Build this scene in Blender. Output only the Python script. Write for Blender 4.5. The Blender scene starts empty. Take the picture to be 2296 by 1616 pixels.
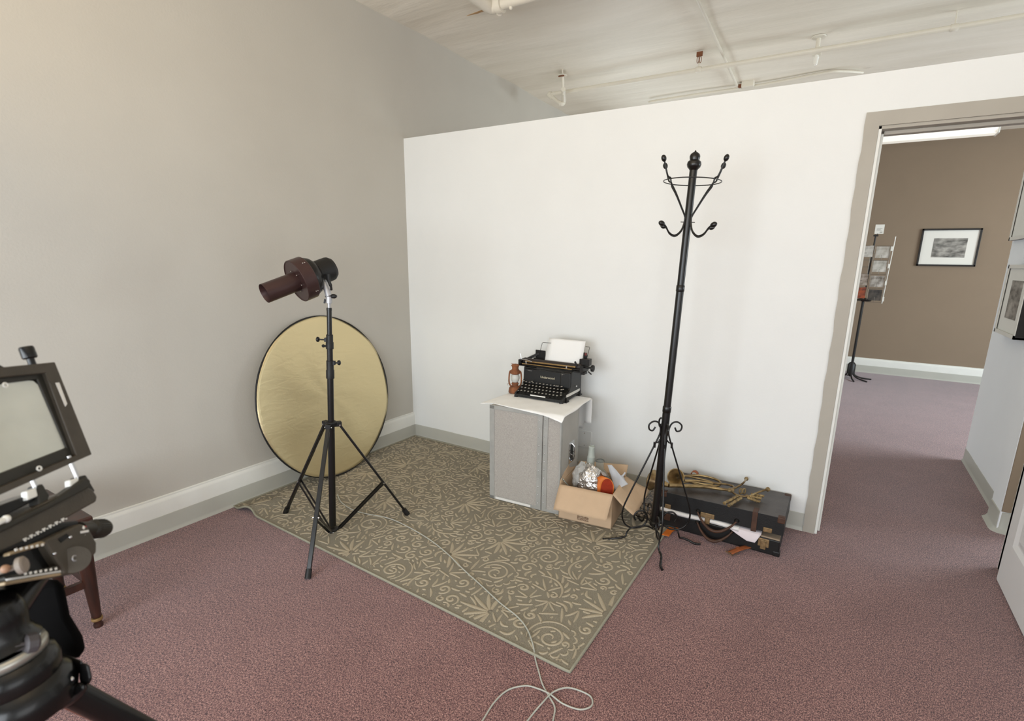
import bpy, bmesh, math, random
from mathutils import Vector, Matrix, Euler
random.seed(7)
PI = math.pi
C = bpy.context.scene.collection
SC = bpy.context.scene

# ------------------------------------------------------------------ camera
F_PX = 1159.7051
CAM = Vector((3.11453554, -3.23829653, 1.52428534))
RC = (Matrix.Rotation(math.radians(30.755256), 3, 'Z') @ Matrix.Rotation(math.radians(76.62150624), 3, 'X')
      @ Matrix.Rotation(math.radians(1.04860401), 3, 'Z'))
cd = bpy.data.cameras.new('camera'); cam = bpy.data.objects.new('camera', cd); C.objects.link(cam)
cd.sensor_width = 36.0; cd.lens = F_PX / 2296 * 36
cd.shift_x = -39.3845 / 2296; cd.shift_y = 53.5275 / 2296
cd.clip_start = 0.02; cd.clip_end = 60
cam.matrix_world = Matrix.Translation(CAM) @ RC.to_4x4()
cd.dof.use_dof = True; cd.dof.focus_distance = 2.9; cd.dof.aperture_fstop = 4.0
SC.camera = cam

# measuring helpers: where a sight line of the photograph meets a plane of the room
def ray(u, v): return RC @ Vector(((u - 1187.3845) / F_PX, -(v - 861.5275) / F_PX, -1.0))
def Z(u, v, z=0.0):
    d = ray(u, v); return CAM + d * ((z - CAM.z) / d.z)
def X(u, v, x=0.0):
    d = ray(u, v); return CAM + d * ((x - CAM.x) / d.x)
def Y(u, v, y=0.0):
    d = ray(u, v); return CAM + d * ((y - CAM.y) / d.y)
def D(u, v, dep): return CAM + ray(u, v) * dep
def PLN(u, v, p0, n):
    d = ray(u, v); n = Vector(n); return CAM + d * ((Vector(p0) - CAM).dot(n) / d.dot(n))

# ------------------------------------------------------------------ light
SC.view_settings.view_transform = 'Standard'
SC.view_settings.look = 'None'
SC.view_settings.gamma = 1.0
SC.view_settings.exposure = 0.0
SC.view_settings.use_curve_mapping = False
w = bpy.data.worlds.new('world'); SC.world = w; w.use_nodes = True
bg = w.node_tree.nodes['Background']; bg.inputs[0].default_value = (0.75, 0.86, 1.0, 1); bg.inputs[1].default_value = 0.3

def area(name, loc, target, sx, sy, power, col):
    l = bpy.data.lights.new(name, 'AREA'); l.shape = 'RECTANGLE'; l.size = sx; l.size_y = sy
    l.energy = power; l.color = col
    o = bpy.data.objects.new(name, l); C.objects.link(o); o.location = loc
    d = Vector(target) - Vector(loc)
    o.rotation_euler = d.to_track_quat('-Z', 'Y').to_euler()
    return o
# daylight entering by the two windows behind the photographer
area('window_daylight', (1.75, -5.40, 1.35), (1.5, 0, 0.8), 2.5, 1.7, 118, (0.87, 0.94, 1.0))
area('window_daylight', (4.10, -5.40, 1.45), (3.0, 0, 0.9), 1.4, 1.7, 56, (0.88, 0.94, 1.0))
# unseen fill added from the right, where the wall has no window
area('side_fill', (5.50, -3.0, 1.0), (0, -2.0, 0.6), 2.6, 1.3, 19, (0.95, 0.98, 1.0))
# unseen upward fills added to brighten both ceilings; then the rear room's ceiling lamp
area('near_ceiling_fill', (2.2, -3.2, 2.40), (2.2, -2.6, 3.2), 3.4, 1.0, 27, (1.0, 0.74, 0.38))
area('rear_ceiling_fill', (1.5, 2.1, 2.10), (1.5, 2.0, 3.2), 2.8, 1.8, 8, (1.0, 1.0, 0.93))
area('rear_ceiling_lamp', (5.2, 4.6, 3.0), (4.6, 4.6, 0), 1.2, 0.3, 4, (1.0, 0.8, 0.6))
# daylight of the rear room, from its own windows on the right
area('rear_daylight', (7.3, 2.9, 1.5), (3.6, 2.9, 0.7), 2.6, 1.6, 245, (0.82, 0.94, 1.0))

area('rear_left_fill', (0.35, 3.6, 1.6), (4.0, 2.6, 0.9), 1.4, 1.4, 34, (0.84, 0.95, 1.0))  # unseen fill added behind the partition to brighten the short grey wall

# ------------------------------------------------------------------ materials
def _new(name):
    m = bpy.data.materials.new(name); m.use_nodes = True
    nt = m.node_tree; b = nt.nodes['Principled BSDF']; return m, nt, b
def srgb(r, g, b):
    f = lambda c: (c / 255) / 12.92 if c / 255 <= .04045 else ((c / 255 + .055) / 1.055) ** 2.4
    return (f(r), f(g), f(b), 1)
def mat(name, col, rough=0.5, metal=0.0, var=0.0, vscale=8, bump=0.0, bscale=200, spec=0.5, coat=0.0, trans=0.0, alpha=1.0, ior=1.45, emis=None, estr=0, col2=None, sheen=0.0, stretch=None):
    """principled surface with a noise that varies its colour and a fine noise bump"""
    m, nt, b = _new(name); N = nt.nodes; L = nt.links
    c = srgb(*col) if max(col) > 1 else (*col, 1)
    b.inputs['Base Color'].default_value = c
    b.inputs['Roughness'].default_value = rough; b.inputs['Metallic'].default_value = metal
    b.inputs['Specular IOR Level'].default_value = spec; b.inputs['Coat Weight'].default_value = coat
    b.inputs['Transmission Weight'].default_value = trans; b.inputs['IOR'].default_value = ior
    b.inputs['Alpha'].default_value = alpha; b.inputs['Sheen Weight'].default_value = sheen
    if emis: b.inputs['Emission Color'].default_value = srgb(*emis); b.inputs['Emission Strength'].default_value = estr
    tc = N.new('ShaderNodeTexCoord'); out = tc.outputs['Object']
    if stretch:
        mp = N.new('ShaderNodeMapping'); mp.inputs['Scale'].default_value = stretch; L.new(out, mp.inputs[0]); out = mp.outputs[0]
    if var > 0 or col2:
        n = N.new('ShaderNodeTexNoise'); n.inputs['Scale'].default_value = vscale; n.inputs['Detail'].default_value = 5
        L.new(out, n.inputs['Vector'])
        r = N.new('ShaderNodeValToRGB'); r.color_ramp.elements[0].position = 0.32; r.color_ramp.elements[1].position = 0.68
        a = srgb(*col2) if col2 else tuple(x * (1 - var) for x in c[:3]) + (1,)
        r.color_ramp.elements[0].color = a
        r.color_ramp.elements[1].color = c if col2 else tuple(min(1, x * (1 + var)) for x in c[:3]) + (1,)
        L.new(n.outputs['Fac'], r.inputs[0]); L.new(r.outputs[0], b.inputs['Base Color'])
    if bump > 0:
        n2 = N.new('ShaderNodeTexNoise'); n2.inputs['Scale'].default_value = bscale; n2.inputs['Detail'].default_value = 3
        L.new(out, n2.inputs['Vector'])
        bp = N.new('ShaderNodeBump'); bp.inputs['Strength'].default_value = bump; bp.inputs['Distance'].default_value = 0.002
        L.new(n2.outputs['Fac'], bp.inputs['Height']); L.new(bp.outputs[0], b.inputs['Normal'])
    return m

M = {}
M['wall_taupe'] = mat('taupe_wall_paint', (190, 186, 177), 0.75, var=0.02, vscale=2.5, bump=0.25, bscale=90)
M['wall_white'] = mat('white_wall_paint', (229, 230, 228), 0.7, var=0.012, vscale=3, bump=0.2, bscale=90)
M['wall_brown'] = mat('brown_wall_paint', (137, 120, 101), 0.8, var=0.02, vscale=3, bump=0.2, bscale=90)
M['wall_grey'] = mat('pale_grey_wall_paint', (240, 243, 245), 0.75, var=0.01, vscale=3, bump=0.2, bscale=90)
M['trim_taupe'] = mat('taupe_casing_paint', (171, 165, 154), 0.55, var=0.03, vscale=6)
M['trim_white'] = mat('white_trim_paint', (226, 226, 220), 0.45, var=0.02, vscale=9, bump=0.1, bscale=60)
M['vinyl'] = mat('grey_vinyl_base', (178, 177, 168), 0.42, var=0.02, vscale=5)
M['door_white'] = mat('white_door_paint', (226, 225, 224), 0.5, var=0.01, vscale=5, bump=0.1, bscale=120)

def carpet_mat():
    m, nt, b = _new('maroon_carpet'); N = nt.nodes; L = nt.links
    tc = N.new('ShaderNodeTexCoord')
    n1 = N.new('ShaderNodeTexNoise'); n1.inputs['Scale'].default_value = 300; n1.inputs['Detail'].default_value = 3; n1.inputs['Roughness'].default_value = .8; n1.inputs['Distortion'].default_value = .6
    mp = N.new('ShaderNodeMapping'); mp.inputs['Scale'].default_value = (1.0, 0.55, 1)
    L.new(tc.outputs['Object'], mp.inputs[0]); L.new(mp.outputs[0], n1.inputs['Vector'])
    r = N.new('ShaderNodeValToRGB')
    e = r.color_ramp.elements; e[0].position = .42; e[0].color = srgb(60, 35, 36); e[1].position = .60; e[1].color = srgb(190, 148, 137)
    k = e.new(.5); k.color = srgb(118, 77, 73)
    L.new(n1.outputs['Fac'], r.inputs[0])
    n2 = N.new('ShaderNodeTexNoise'); n2.inputs['Scale'].default_value = 3.5; n2.inputs['Detail'].default_value = 4
    L.new(tc.outputs['Object'], n2.inputs['Vector'])
    mx = N.new('ShaderNodeMix'); mx.data_type = 'RGBA'; mx.blend_type = 'MULTIPLY'; mx.inputs[0].default_value = 1
    r2 = N.new('ShaderNodeValToRGB'); r2.color_ramp.elements[0].position = .3; r2.color_ramp.elements[0].color = (.86, .83, .82, 1); r2.color_ramp.elements[1].position = .7; r2.color_ramp.elements[1].color = (1, 1, 1, 1)
    L.new(n2.outputs['Fac'], r2.inputs[0]); L.new(r.outputs[0], mx.inputs[6]); L.new(r2.outputs[0], mx.inputs[7])
    L.new(mx.outputs[2], b.inputs['Base Color'])
    b.inputs['Roughness'].default_value = .95; b.inputs['Specular IOR Level'].default_value = .15
    b.inputs['Sheen Weight'].default_value = .38; b.inputs['Sheen Roughness'].default_value = .5; b.inputs['Sheen Tint'].default_value = (.85, .92, 1, 1)  # bluish tint puts cool window light into the pile's sheen
    bp = N.new('ShaderNodeBump'); bp.inputs['Strength'].default_value = .45; bp.inputs['Distance'].default_value = .0025
    L.new(n1.outputs['Fac'], bp.inputs['Height']); L.new(bp.outputs[0], b.inputs['Normal'])
    return m
M['carpet'] = carpet_mat()

def ceiling_mat():
    m, nt, b = _new('painted_plaster_ceiling'); N = nt.nodes; L = nt.links
    tc = N.new('ShaderNodeTexCoord')
    mp = N.new('ShaderNodeMapping'); mp.inputs['Scale'].default_value = (.6, 3.0, 1); L.new(tc.outputs['Object'], mp.inputs[0])
    n = N.new('ShaderNodeTexNoise'); n.inputs['Scale'].default_value = 1.6; n.inputs['Detail'].default_value = 6; L.new(mp.outputs[0], n.inputs['Vector'])
    r = N.new('ShaderNodeValToRGB'); r.color_ramp.elements[0].position = .3; r.color_ramp.elements[0].color = srgb(224, 217, 202)
    r.color_ramp.elements[1].position = .7; r.color_ramp.elements[1].color = srgb(236, 230, 217)
    L.new(n.outputs['Fac'], r.inputs[0]); L.new(r.outputs[0], b.inputs['Base Color'])
    b.inputs['Roughness'].default_value = .55
    bp = N.new('ShaderNodeBump'); bp.inputs['Strength'].default_value = .7; bp.inputs['Distance'].default_value = .03
    L.new(n.outputs['Fac'], bp.inputs['Height']); L.new(bp.outputs[0], b.inputs['Normal'])
    return m
M['ceiling'] = ceiling_mat()

# ------------------------------------------------------------------ mesh helpers
def frame(d, up=(0, 0, 1)):
    d = Vector(d).normalized(); u = Vector(up)
    if abs(d.dot(u)) > .98: u = Vector((1, 0, 0)) if abs(d.x) < .9 else Vector((0, 1, 0))
    a = u.cross(d).normalized(); return a, d.cross(a).normalized(), d      # x, y, z(=d)

class MB:
    """collects shapes; build() links them as ONE mesh object"""
    def __init__(s, T=None): s.v = []; s.f = []; s.m = []; s.T = T; s.k = 0
    def add(s, vs, fs):
        n = len(s.v); s.v += [tuple((s.T @ Vector(p)) if s.T else p) for p in vs]
        s.f += [tuple(i + n for i in f) for f in fs]; s.m += [s.k] * len(fs); return s
    def box(s, lo, hi):
        x0, y0, z0 = lo; x1, y1, z1 = hi
        return s.add([(x0, y0, z0), (x1, y0, z0), (x1, y1, z0), (x0, y1, z0), (x0, y0, z1), (x1, y0, z1), (x1, y1, z1), (x0, y1, z1)],
                     [(0, 3, 2, 1), (4, 5, 6, 7), (0, 1, 5, 4), (1, 2, 6, 5), (2, 3, 7, 6), (3, 0, 4, 7)])
    def obox(s, c, ax, ay, az, sx, sy, sz):
        c = Vector(c); ax, ay, az = Vector(ax).normalized() * sx / 2, Vector(ay).normalized() * sy / 2, Vector(az).normalized() * sz / 2
        vs = [c + ax * i + ay * j + az * k for k in (-1, 1) for i, j in ((-1, -1), (1, -1), (1, 1), (-1, 1))]
        return s.add([tuple(p) for p in vs], [(0, 3, 2, 1), (4, 5, 6, 7), (0, 1, 5, 4), (1, 2, 6, 5), (2, 3, 7, 6), (3, 0, 4, 7)])
    def bar(s, a, b, w, h, up=(0, 0, 1)):
        a, b = Vector(a), Vector(b); x, y, z = frame(b - a, up)
        return s.obox((a + b) / 2, x, y, z, w, h, (b - a).length)
    def cyl(s, a, b, r, r2=None, n=16, caps=True):
        a, b = Vector(a), Vector(b); r2 = r if r2 is None else r2; x, y, z = frame(b - a)
        vs = [a + (x * math.cos(2 * PI * i / n) + y * math.sin(2 * PI * i / n)) * r for i in range(n)] + \
             [b + (x * math.cos(2 * PI * i / n) + y * math.sin(2 * PI * i / n)) * r2 for i in range(n)]
        fs = [(i, (i + 1) % n, n + (i + 1) % n, n + i) for i in range(n)]
        if caps: fs += [tuple(range(n - 1, -1, -1)), tuple(range(n, 2 * n))]
        return s.add([tuple(p) for p in vs], fs)
    def lathe(s, prof, o=(0, 0, 0), d=(0, 0, 1), n=24, caps=True, up=(0, 0, 1)):
        """prof = [(radius, distance along d)]"""
        o = Vector(o); x, y, z = frame(d, up); vs = []; fs = []
        for r, h in prof:
            for i in range(n):
                t = 2 * PI * i / n; vs.append(tuple(o + z * h + (x * math.cos(t) + y * math.sin(t)) * max(r, 1e-5)))
        for j in range(len(prof) - 1):
            for i in range(n):
                k = (i + 1) % n; fs.append((j * n + i, j * n + k, (j + 1) * n + k, (j + 1) * n + i))
        if caps: fs += [tuple(range(n - 1, -1, -1)), tuple(range((len(prof) - 1) * n, len(prof) * n))]
        return s.add(vs, fs)
    def tube(s, pts, r, n=8, closed=False, caps=True):
        P_ = [Vector(p) for p in pts]; m = len(P_); R = r if isinstance(r, (list, tuple)) else [r] * m
        vs = []; fs = []; prev = None
        for i, p in enumerate(P_):
            if closed: d = P_[(i + 1) % m] - P_[i - 1]
            else: d = P_[min(i + 1, m - 1)] - P_[max(i - 1, 0)]
            if d.length < 1e-9: d = Vector((0, 0, 1))
            d.normalize()
            if prev is None: x, y, _ = frame(d)
            else:
                x = prev - d * prev.dot(d)
                x = x.normalized() if x.length > 1e-6 else frame(d)[0]
                y = d.cross(x)
            prev = x
            for k in range(n):
                t = 2 * PI * k / n; vs.append(tuple(p + (x * math.cos(t) + y * math.sin(t)) * R[i]))
        for i in range(m if closed else m - 1):
            j = (i + 1) % m
            for k in range(n):
                l = (k + 1) % n; fs.append((i * n + k, i * n + l, j * n + l, j * n + k))
        if caps and not closed: fs += [tuple(range(n - 1, -1, -1)), tuple(range((m - 1) * n, m * n))]
        return s.add(vs, fs)
    def prism(s, pts, h):
        """outline of 3-D points extruded by the vector h"""
        h = Vector(h); n = len(pts); a = [tuple(p) for p in pts]; b = [tuple(Vector(p) + h) for p in pts]
        return s.add(a + b, [tuple(range(n - 1, -1, -1)), tuple(range(n, 2 * n))] + [(i, (i + 1) % n, n + (i + 1) % n, n + i) for i in range(n)])
    def ball(s, c, r, sx=1, sy=1, sz=1, n=16, d=(0, 0, 1)):
        x, y, z = frame(d); c = Vector(c); m = n // 2; vs = []; fs = []
        for j in range(1, m):
            a = PI * j / m
            for i in range(n):
                t = 2 * PI * i / n
                vs.append(tuple(c + x * (r * sx * math.sin(a) * math.cos(t)) + y * (r * sy * math.sin(a) * math.sin(t)) - z * (r * sz * math.cos(a))))
        for j in range(m - 2):
            for i in range(n):
                k = (i + 1) % n; fs.append((j * n + i, j * n + k, (j + 1) * n + k, (j + 1) * n + i))
        b = len(vs); vs += [tuple(c - z * r * sz), tuple(c + z * r * sz)]
        fs += [(b, (i + 1) % n, i) for i in range(n)] + [(b + 1, (m - 2) * n + i, (m - 2) * n + (i + 1) % n) for i in range(n)]
        return s.add(vs, fs)
    def grid(s, fn, nu, nv):
        vs = [tuple(fn(i / nu, j / nv)) for j in range(nv + 1) for i in range(nu + 1)]
        return s.add(vs, [(j * (nu + 1) + i, j * (nu + 1) + i + 1, (j + 1) * (nu + 1) + i + 1, (j + 1) * (nu + 1) + i) for j in range(nv) for i in range(nu)])
    def build(s, name, m, parent=None, loc=None, smooth=35, bevel=0, solid=0, seg=2, weld=False):
        me = bpy.data.meshes.new(name)
        org = Vector(loc) if loc is not None else (root_loc(parent) if parent else Vector((0, 0, 0)))
        me.from_pydata([tuple(Vector(p) - org) for p in s.v], [], s.f)
        if weld:
            bm = bmesh.new(); bm.from_mesh(me); bmesh.ops.remove_doubles(bm, verts=bm.verts, dist=1e-5); bm.to_mesh(me); bm.free(); s.m = [0] * len(me.polygons)
        ms = m if isinstance(m, (list, tuple)) else [m]
        for q in ms: me.materials.append(q)
        me.polygons.foreach_set('material_index', s.m)
        if smooth:
            me.polygons.foreach_set('use_smooth', [True] * len(me.polygons)); me.set_sharp_from_angle(angle=math.radians(smooth))
        me.update()
        o = bpy.data.objects.new(name, me); C.objects.link(o)
        if parent: o.parent = parent
        else: o.location = org
        if solid:
            q = o.modifiers.new('solid', 'SOLIDIFY'); q.thickness = solid; q.offset = 0
        if bevel:
            q = o.modifiers.new('bevel', 'BEVEL'); q.width = bevel; q.segments = seg; q.limit_method = 'ANGLE'; q.angle_limit = math.radians(40); q.harden_normals = False
        return o
def root_loc(o):
    while o.parent: o = o.parent
    return o.location.copy()
def thing(name, label, cat, loc, group=None):
    o = bpy.data.objects.new(name, None); C.objects.link(o); o.location = loc; o.empty_display_size = .05
    o['label'] = label; o['category'] = cat
    if group: o['group'] = group
    return o
def tag(o, label, cat, group=None, kind=None):
    o['label'] = label; o['category'] = cat
    if group: o['group'] = group
    if kind: o['kind'] = kind
    return o
def struct(o, label=None, cat=None):
    o['kind'] = 'structure'
    if label: o['label'] = label
    if cat: o['category'] = cat
    return o
def spline(pts, n=8, closed=False):
    """Catmull-Rom through the points"""
    P_ = [Vector(p) for p in pts]; m = len(P_); out = []
    for i in range(m if closed else m - 1):
        g = (lambda k: P_[k % m]) if closed else (lambda k: P_[max(0, min(m - 1, k))])
        a, b, c, d = g(i - 1), g(i), g(i + 1), g(i + 2)
        for j in range(n):
            t = j / n
            out.append(.5 * ((2 * b) + (c - a) * t + (2 * a - 5 * b + 4 * c - d) * t * t + (3 * b - a - 3 * c + d) * t ** 3))
    if not closed: out.append(P_[-1])
    return out
def lerp(a, b, t): return Vector(a) * (1 - t) + Vector(b) * t

# ================================================================== the room
HC = 3.237; HP = 2.44; YR = 5.85
# carpet of both rooms
struct(MB().box((-.1, -5.5, -.06), (7.5, 6.0, 0)).build('floor', M['carpet'], smooth=0), 'maroon flecked carpet running through both rooms', 'floor')
def ceiling_fn(s, t):
    x, y = -.1 + 7.6 * s, -5.5 + 11.5 * t
    z = HC + .006 * math.sin(5 * y + 1.3 * math.sin(2 * x)) + .005 * math.sin(3.1 * x + y) + .012 * max(0, 1 - abs(y - 2.72) / .14) * (-1)
    return (x, y, z)
cb = MB().grid(ceiling_fn, 60, 140); cb.box((-.1, -5.5, HC + .03), (7.5, 6, HC + .12))
struct(cb.build('ceiling', M['ceiling'], smooth=60), 'off-white painted plaster ceiling with faint board ridges', 'ceiling')
def left_fn(s, t):
    return (0, -5.5 + 11.4 * s, HC * t + (.02 if t == 1 else 0))
lw = MB().box((-.1, -5.5, 0), (0, 5.95, HC + .03))
struct(lw.build('wall_left', M['wall_taupe'], smooth=0), 'taupe painted wall running past the partition', 'wall')
# partition with the doorway
DX0, DX1, DH = 3.152, 4.0, 2.198
pb = MB().box((0, 0, 0), (DX0, .12, HP)).box((DX0, 0, DH), (DX1, .12, HP)).box((DX1, 0, 0), (5.6, .12, HP))
struct(pb.build('wall_back', M['wall_white'], smooth=0), 'white partition wall stopping short of the ceiling', 'wall')
# room behind the photographer, closed
wf = MB()
for a, b in ((-.1, .45), (3.05, 3.4), (4.8, 5.7)): wf.box((a, -5.6, 0), (b, -5.5, HC))
for a, b in ((.45, 3.05), (3.4, 4.8)): wf.box((a, -5.6, 0), (b, -5.5, .45)).box((a, -5.6, 2.3), (b, -5.5, HC))
struct(wf.build('wall_front', M['wall_white'], smooth=0))
for i, (a, b) in enumerate(((.45, 3.05), (3.4, 4.8))):
    f = MB().box((a, -5.58, .45), (a + .06, -5.5, 2.3)).box((b - .06, -5.58, .45), (b, -5.5, 2.3)).box((a + .06, -5.58, .45), (b - .06, -5.5, .51)).box((a + .06, -5.58, 2.24), (b - .06, -5.5, 2.3)).box((a + .06, -5.57, 1.72), (b - .06, -5.51, 1.78))
    struct(f.build('window_%d' % (i + 1), M['trim_white'], smooth=0))
struct(MB().box((5.6, -5.5, 0), (5.7, .12, HC)).build('wall_right', M['wall_grey'], smooth=0))
# rear room
struct(MB().box((-.0, YR, 0), (7.5, YR + .1, HC)).build('wall_rear', M['wall_brown'], smooth=0), 'brown painted far wall of the rear room', 'wall')
struct(MB().box((7.4, .12, 0), (7.5, YR, HC)).build('wall_rear_right', M['wall_grey'], smooth=0))
# short dividing wall of the rear room, with its thicker end post
dv = MB().box((4.135, .84, 0), (4.24, 2.02, 2.6))
struct(dv.build('wall_divider', M['wall_grey'], smooth=0), 'short pale grey wall seen through the doorway', 'wall')
pt = MB().box((4.085, .63, 0), (4.29, .84, 2.6))
pt.k = 1; pt.box((4.088, .624, .13), (4.285, .63, 2.6))  # brown end face, its shade put into the colour
struct(pt.build('wall_divider_end', [M['wall_grey'], M['wall_brown']], bevel=.012), 'rounded end post of the short grey wall', 'wall')

# baseboards: white board and grey vinyl cove, each a profile run along its wall
def run(prof, a, b, n):
    """prof = [(out, up)] swept from a to b on the floor, n = outward normal"""
    a, b, n = Vector(a), Vector(b), Vector(n)
    m = MB(); k = 24
    for i in range(k + 1):
        c = lerp(a, b, i / k); j = random.uniform(-.0018, .0018) if 0 < i < k else 0
        m.v += [tuple(c + n * o + Vector((0, 0, z + (j if z > .09 else 0)))) for o, z in prof]
    q = len(prof)
    for i in range(k):
        for j in range(q - 1): m.f.append((i * q + j, (i + 1) * q + j, (i + 1) * q + j + 1, i * q + j + 1)); m.m.append(0)
    m.f += [tuple(range(q)), tuple(range(k * q + q - 1, k * q - 1, -1))]; m.m += [0, 0]
    return m
BOARD = [(0, 0), (.019, 0), (.019, .186), (.016, .196), (.009, .205), (.009, .212), (0, .216)]
COVE = [(0, 0), (.013, 0), (.012, .003), (.006, .012), (.0035, .024), (.003, .103), (.002, .106), (0, .107)]
def cove(off): return [(off + o, z) if i not in (0, len(COVE) - 1) else (off, z) for i, (o, z) in enumerate(COVE)]
struct(run(BOARD, (0, -5.5, 0), (0, 0, 0), (1, 0, 0)).build('baseboard_left', M['trim_white']), 'white wooden baseboard along the taupe wall', 'baseboard')
struct(run(cove(.019), (0, -5.5, 0), (0, 0, 0), (1, 0, 0)).build('baseboard_left_cove', M['vinyl']), 'grey vinyl cove in front of the white baseboard', 'baseboard')
struct(run(cove(0), (.02, 0, 0), (3.09, 0, 0), (0, -1, 0)).build('baseboard_back', M['vinyl']), 'grey vinyl cove along the white partition', 'baseboard')
struct(run(BOARD, (0, YR, 0), (7.4, YR, 0), (0, -1, 0)).build('baseboard_rear', M['trim_white']), 'white baseboard on the brown far wall', 'baseboard')
struct(run(cove(.019), (0, YR, 0), (7.4, YR, 0), (0, -1, 0)).build('baseboard_rear_cove', M['vinyl']), 'grey vinyl cove on the brown far wall', 'baseboard')
struct(run(cove(0), (4.135, 2.02, 0), (4.135, .84, 0), (-1, 0, 0)).build('baseboard_divider', M['vinyl']), 'grey vinyl cove on the short grey wall', 'baseboard')
pc = MB()
for prof_o, z in (): pass
loop = [(4.085, .84), (4.085, .655), (4.089, .641), (4.099, .632), (4.112, .63), (4.285, .63)]
nrm = [(-1, 0), (-1, 0), (-.9, -.4), (-.5, -.85), (0, -1), (0, -1)]
m = MB()
for (x, y), (nx, ny) in zip(loop, nrm):
    m.v += [(x + nx * o * 1.4, y + ny * o * 1.4, z) for o, z in [(.0, 0), (.022, 0), (.02, .004), (.010, .014), (.0045, .028), (.004, .124), (0, .127)]]
for i in range(len(loop) - 1):
    for j in range(6): m.f.append((i * 7 + j, (i + 1) * 7 + j, (i + 1) * 7 + j + 1, i * 7 + j + 1)); m.m.append(0)
struct(m.build('baseboard_post', M['vinyl'], smooth=50), 'grey vinyl cove wrapped round the end post', 'baseboard')

# doorway: taupe casing, white jamb, open door leaf
d1 = bpy.data.objects.new('door_1', None); C.objects.link(d1); d1.location = (3.09, 0, 0); struct(d1, 'doorway in the white partition with taupe casing and open panel door', 'doorway')
def wavy(x0, x1, z0, z1):
    """flat casing with a hand-painted edge"""
    m = MB(); k = 40; vs = []
    for i in range(k + 1):
        z = z0 + (z1 - z0) * i / k; a = .0022 * math.sin(i * 1.9) + .0016 * math.sin(i * .7)
        vs += [(x0 + a, -.012, z), (x1, -.012, z), (x1, 0, z), (x0 + a, 0, z)]
    fs = [(i * 4 + j, i * 4 + (j + 1) % 4, (i + 1) * 4 + (j + 1) % 4, (i + 1) * 4 + j) for i in range(k) for j in range(4)]
    return m.add(vs, fs + [(0, 3, 2, 1), (k * 4, k * 4 + 1, k * 4 + 2, k * 4 + 3)])
wavy(3.090, 3.152, 0, 2.263).build('side_casing', M['trim_taupe'], d1, smooth=0)
MB().box((3.152, -.012, 2.198), (4.065, 0, 2.263)).build('head_casing', M['trim_taupe'], d1, smooth=0)
MB().box((4.01, -.012, 0), (4.065, 0, 2.198)).build('side_casing', M['trim_taupe'], d1, smooth=0)
j = MB().box((3.152, -.006, 0), (3.166, .125, 2.198)).box((3.166, .045, 0), (3.178, .09, 2.17))
j.build('side_jamb', M['trim_white'], d1, smooth=0, bevel=.002)
j = MB().box((3.152, -.006, 2.182), (4.01, .125, 2.198)).box((3.178, .045, 2.165), (4.0, .09, 2.182))
j.build('head_jamb', M['trim_taupe'], d1, smooth=0, bevel=.002)
MB().box((4.0, -.006, 0), (4.012, .125, 2.182)).build('side_jamb', M['trim_white'], d1, smooth=0)
lf = MB()
lx0, lx1 = 3.966, 4.004; y0, y1 = -.03, -.80; zt = 2.15
yp = [(y0 - .105, y0 - .355), (y0 - .425, y0 - .67)]; zp = [(.24, .80), (.98, 1.55), (1.68, 2.03)]
for a, b in ((0, .24), (.80, .98), (1.55, 1.68), (2.03, zt)): lf.box((lx0, y1, a + .008), (lx1, y0, b))
for a, b in zp:
    for p, q in ((y0, y0 - .105), (y0 - .355, y0 - .425), (y0 - .67, y1)): lf.box((lx0, q, a), (lx1, p, b))
leaf = lf.build('door_leaf', M['door_white'], d1, smooth=0, bevel=.0015)
for (p, q) in yp:
    for a, b in zp:
        # raised-and-fielded panel: moulding slopes in, field stands proud
        m = MB(); lv = [(0, lx0), (.022, lx0 + .011), (.03, lx0 + .011), (.055, lx0 + .004)]
        for ins, x in lv: m.v += [(x, p - ins, a + ins), (x, q + ins, a + ins), (x, q + ins, b - ins), (x, p - ins, b - ins)]
        for k in range(len(lv) - 1):
            for t in range(4): m.f.append((k * 4 + t, k * 4 + (t + 1) % 4, (k + 1) * 4 + (t + 1) % 4, (k + 1) * 4 + t)); m.m.append(0)
        m.f.append((12, 13, 14, 15)); m.m.append(0); m.box((lx0 + .012, q, a), (lx1 - .006, p, b))
        m.build('panel', M['door_white'], leaf, smooth=0)

# ================================================================== materials of the things
M['black_metal'] = mat('black_painted_metal', (17, 15, 14), 0.32, var=0.15, vscale=20, spec=.5)
M['black_satin'] = mat('black_satin_metal', (15, 14, 14), 0.28, spec=.6)
M['black_plastic'] = mat('black_plastic', (17, 16, 16), 0.5)
M['bronze'] = mat('dark_bronze_enamel', (66, 46, 44), 0.33, metal=.35, var=.08, vscale=14, bump=.1, bscale=400)
M['chrome'] = mat('chrome', (205, 205, 205), 0.22, metal=1)
M['grey_alu'] = mat('silver_painted_clamp', (178, 178, 180), 0.35, metal=.4)
M['white_sticker'] = mat('white_sticker', (222, 220, 214), 0.6)
M['grey_cord'] = mat('grey_cord', (176, 176, 166), 0.5)
M['white_cloth'] = mat('white_cloth', (246, 246, 244), 0.85, var=.015, vscale=12, bump=.3, bscale=300)
M['paper'] = mat('white_paper', (236, 236, 234), 0.8)
M['rust'] = mat('rusted_tin', (150, 94, 60), 0.85, col2=(100, 62, 42), vscale=28, bump=.5, bscale=180)
M['tw_black'] = mat('crinkled_black_enamel', (17, 17, 16), 0.38, var=.12, vscale=90, bump=.35, bscale=500)
M['tw_dark'] = mat('blackened_steel', (24, 21, 19), 0.42, metal=.3, var=.3, vscale=60)
M['brass_dull'] = mat('dull_brass', (150, 122, 80), 0.45, metal=.6, var=.25, vscale=40)
M['key_face'] = mat('key_face', (176, 170, 150), 0.35)
M['gilt'] = mat('gilt_lettering', (205, 196, 170), 0.5)

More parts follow.
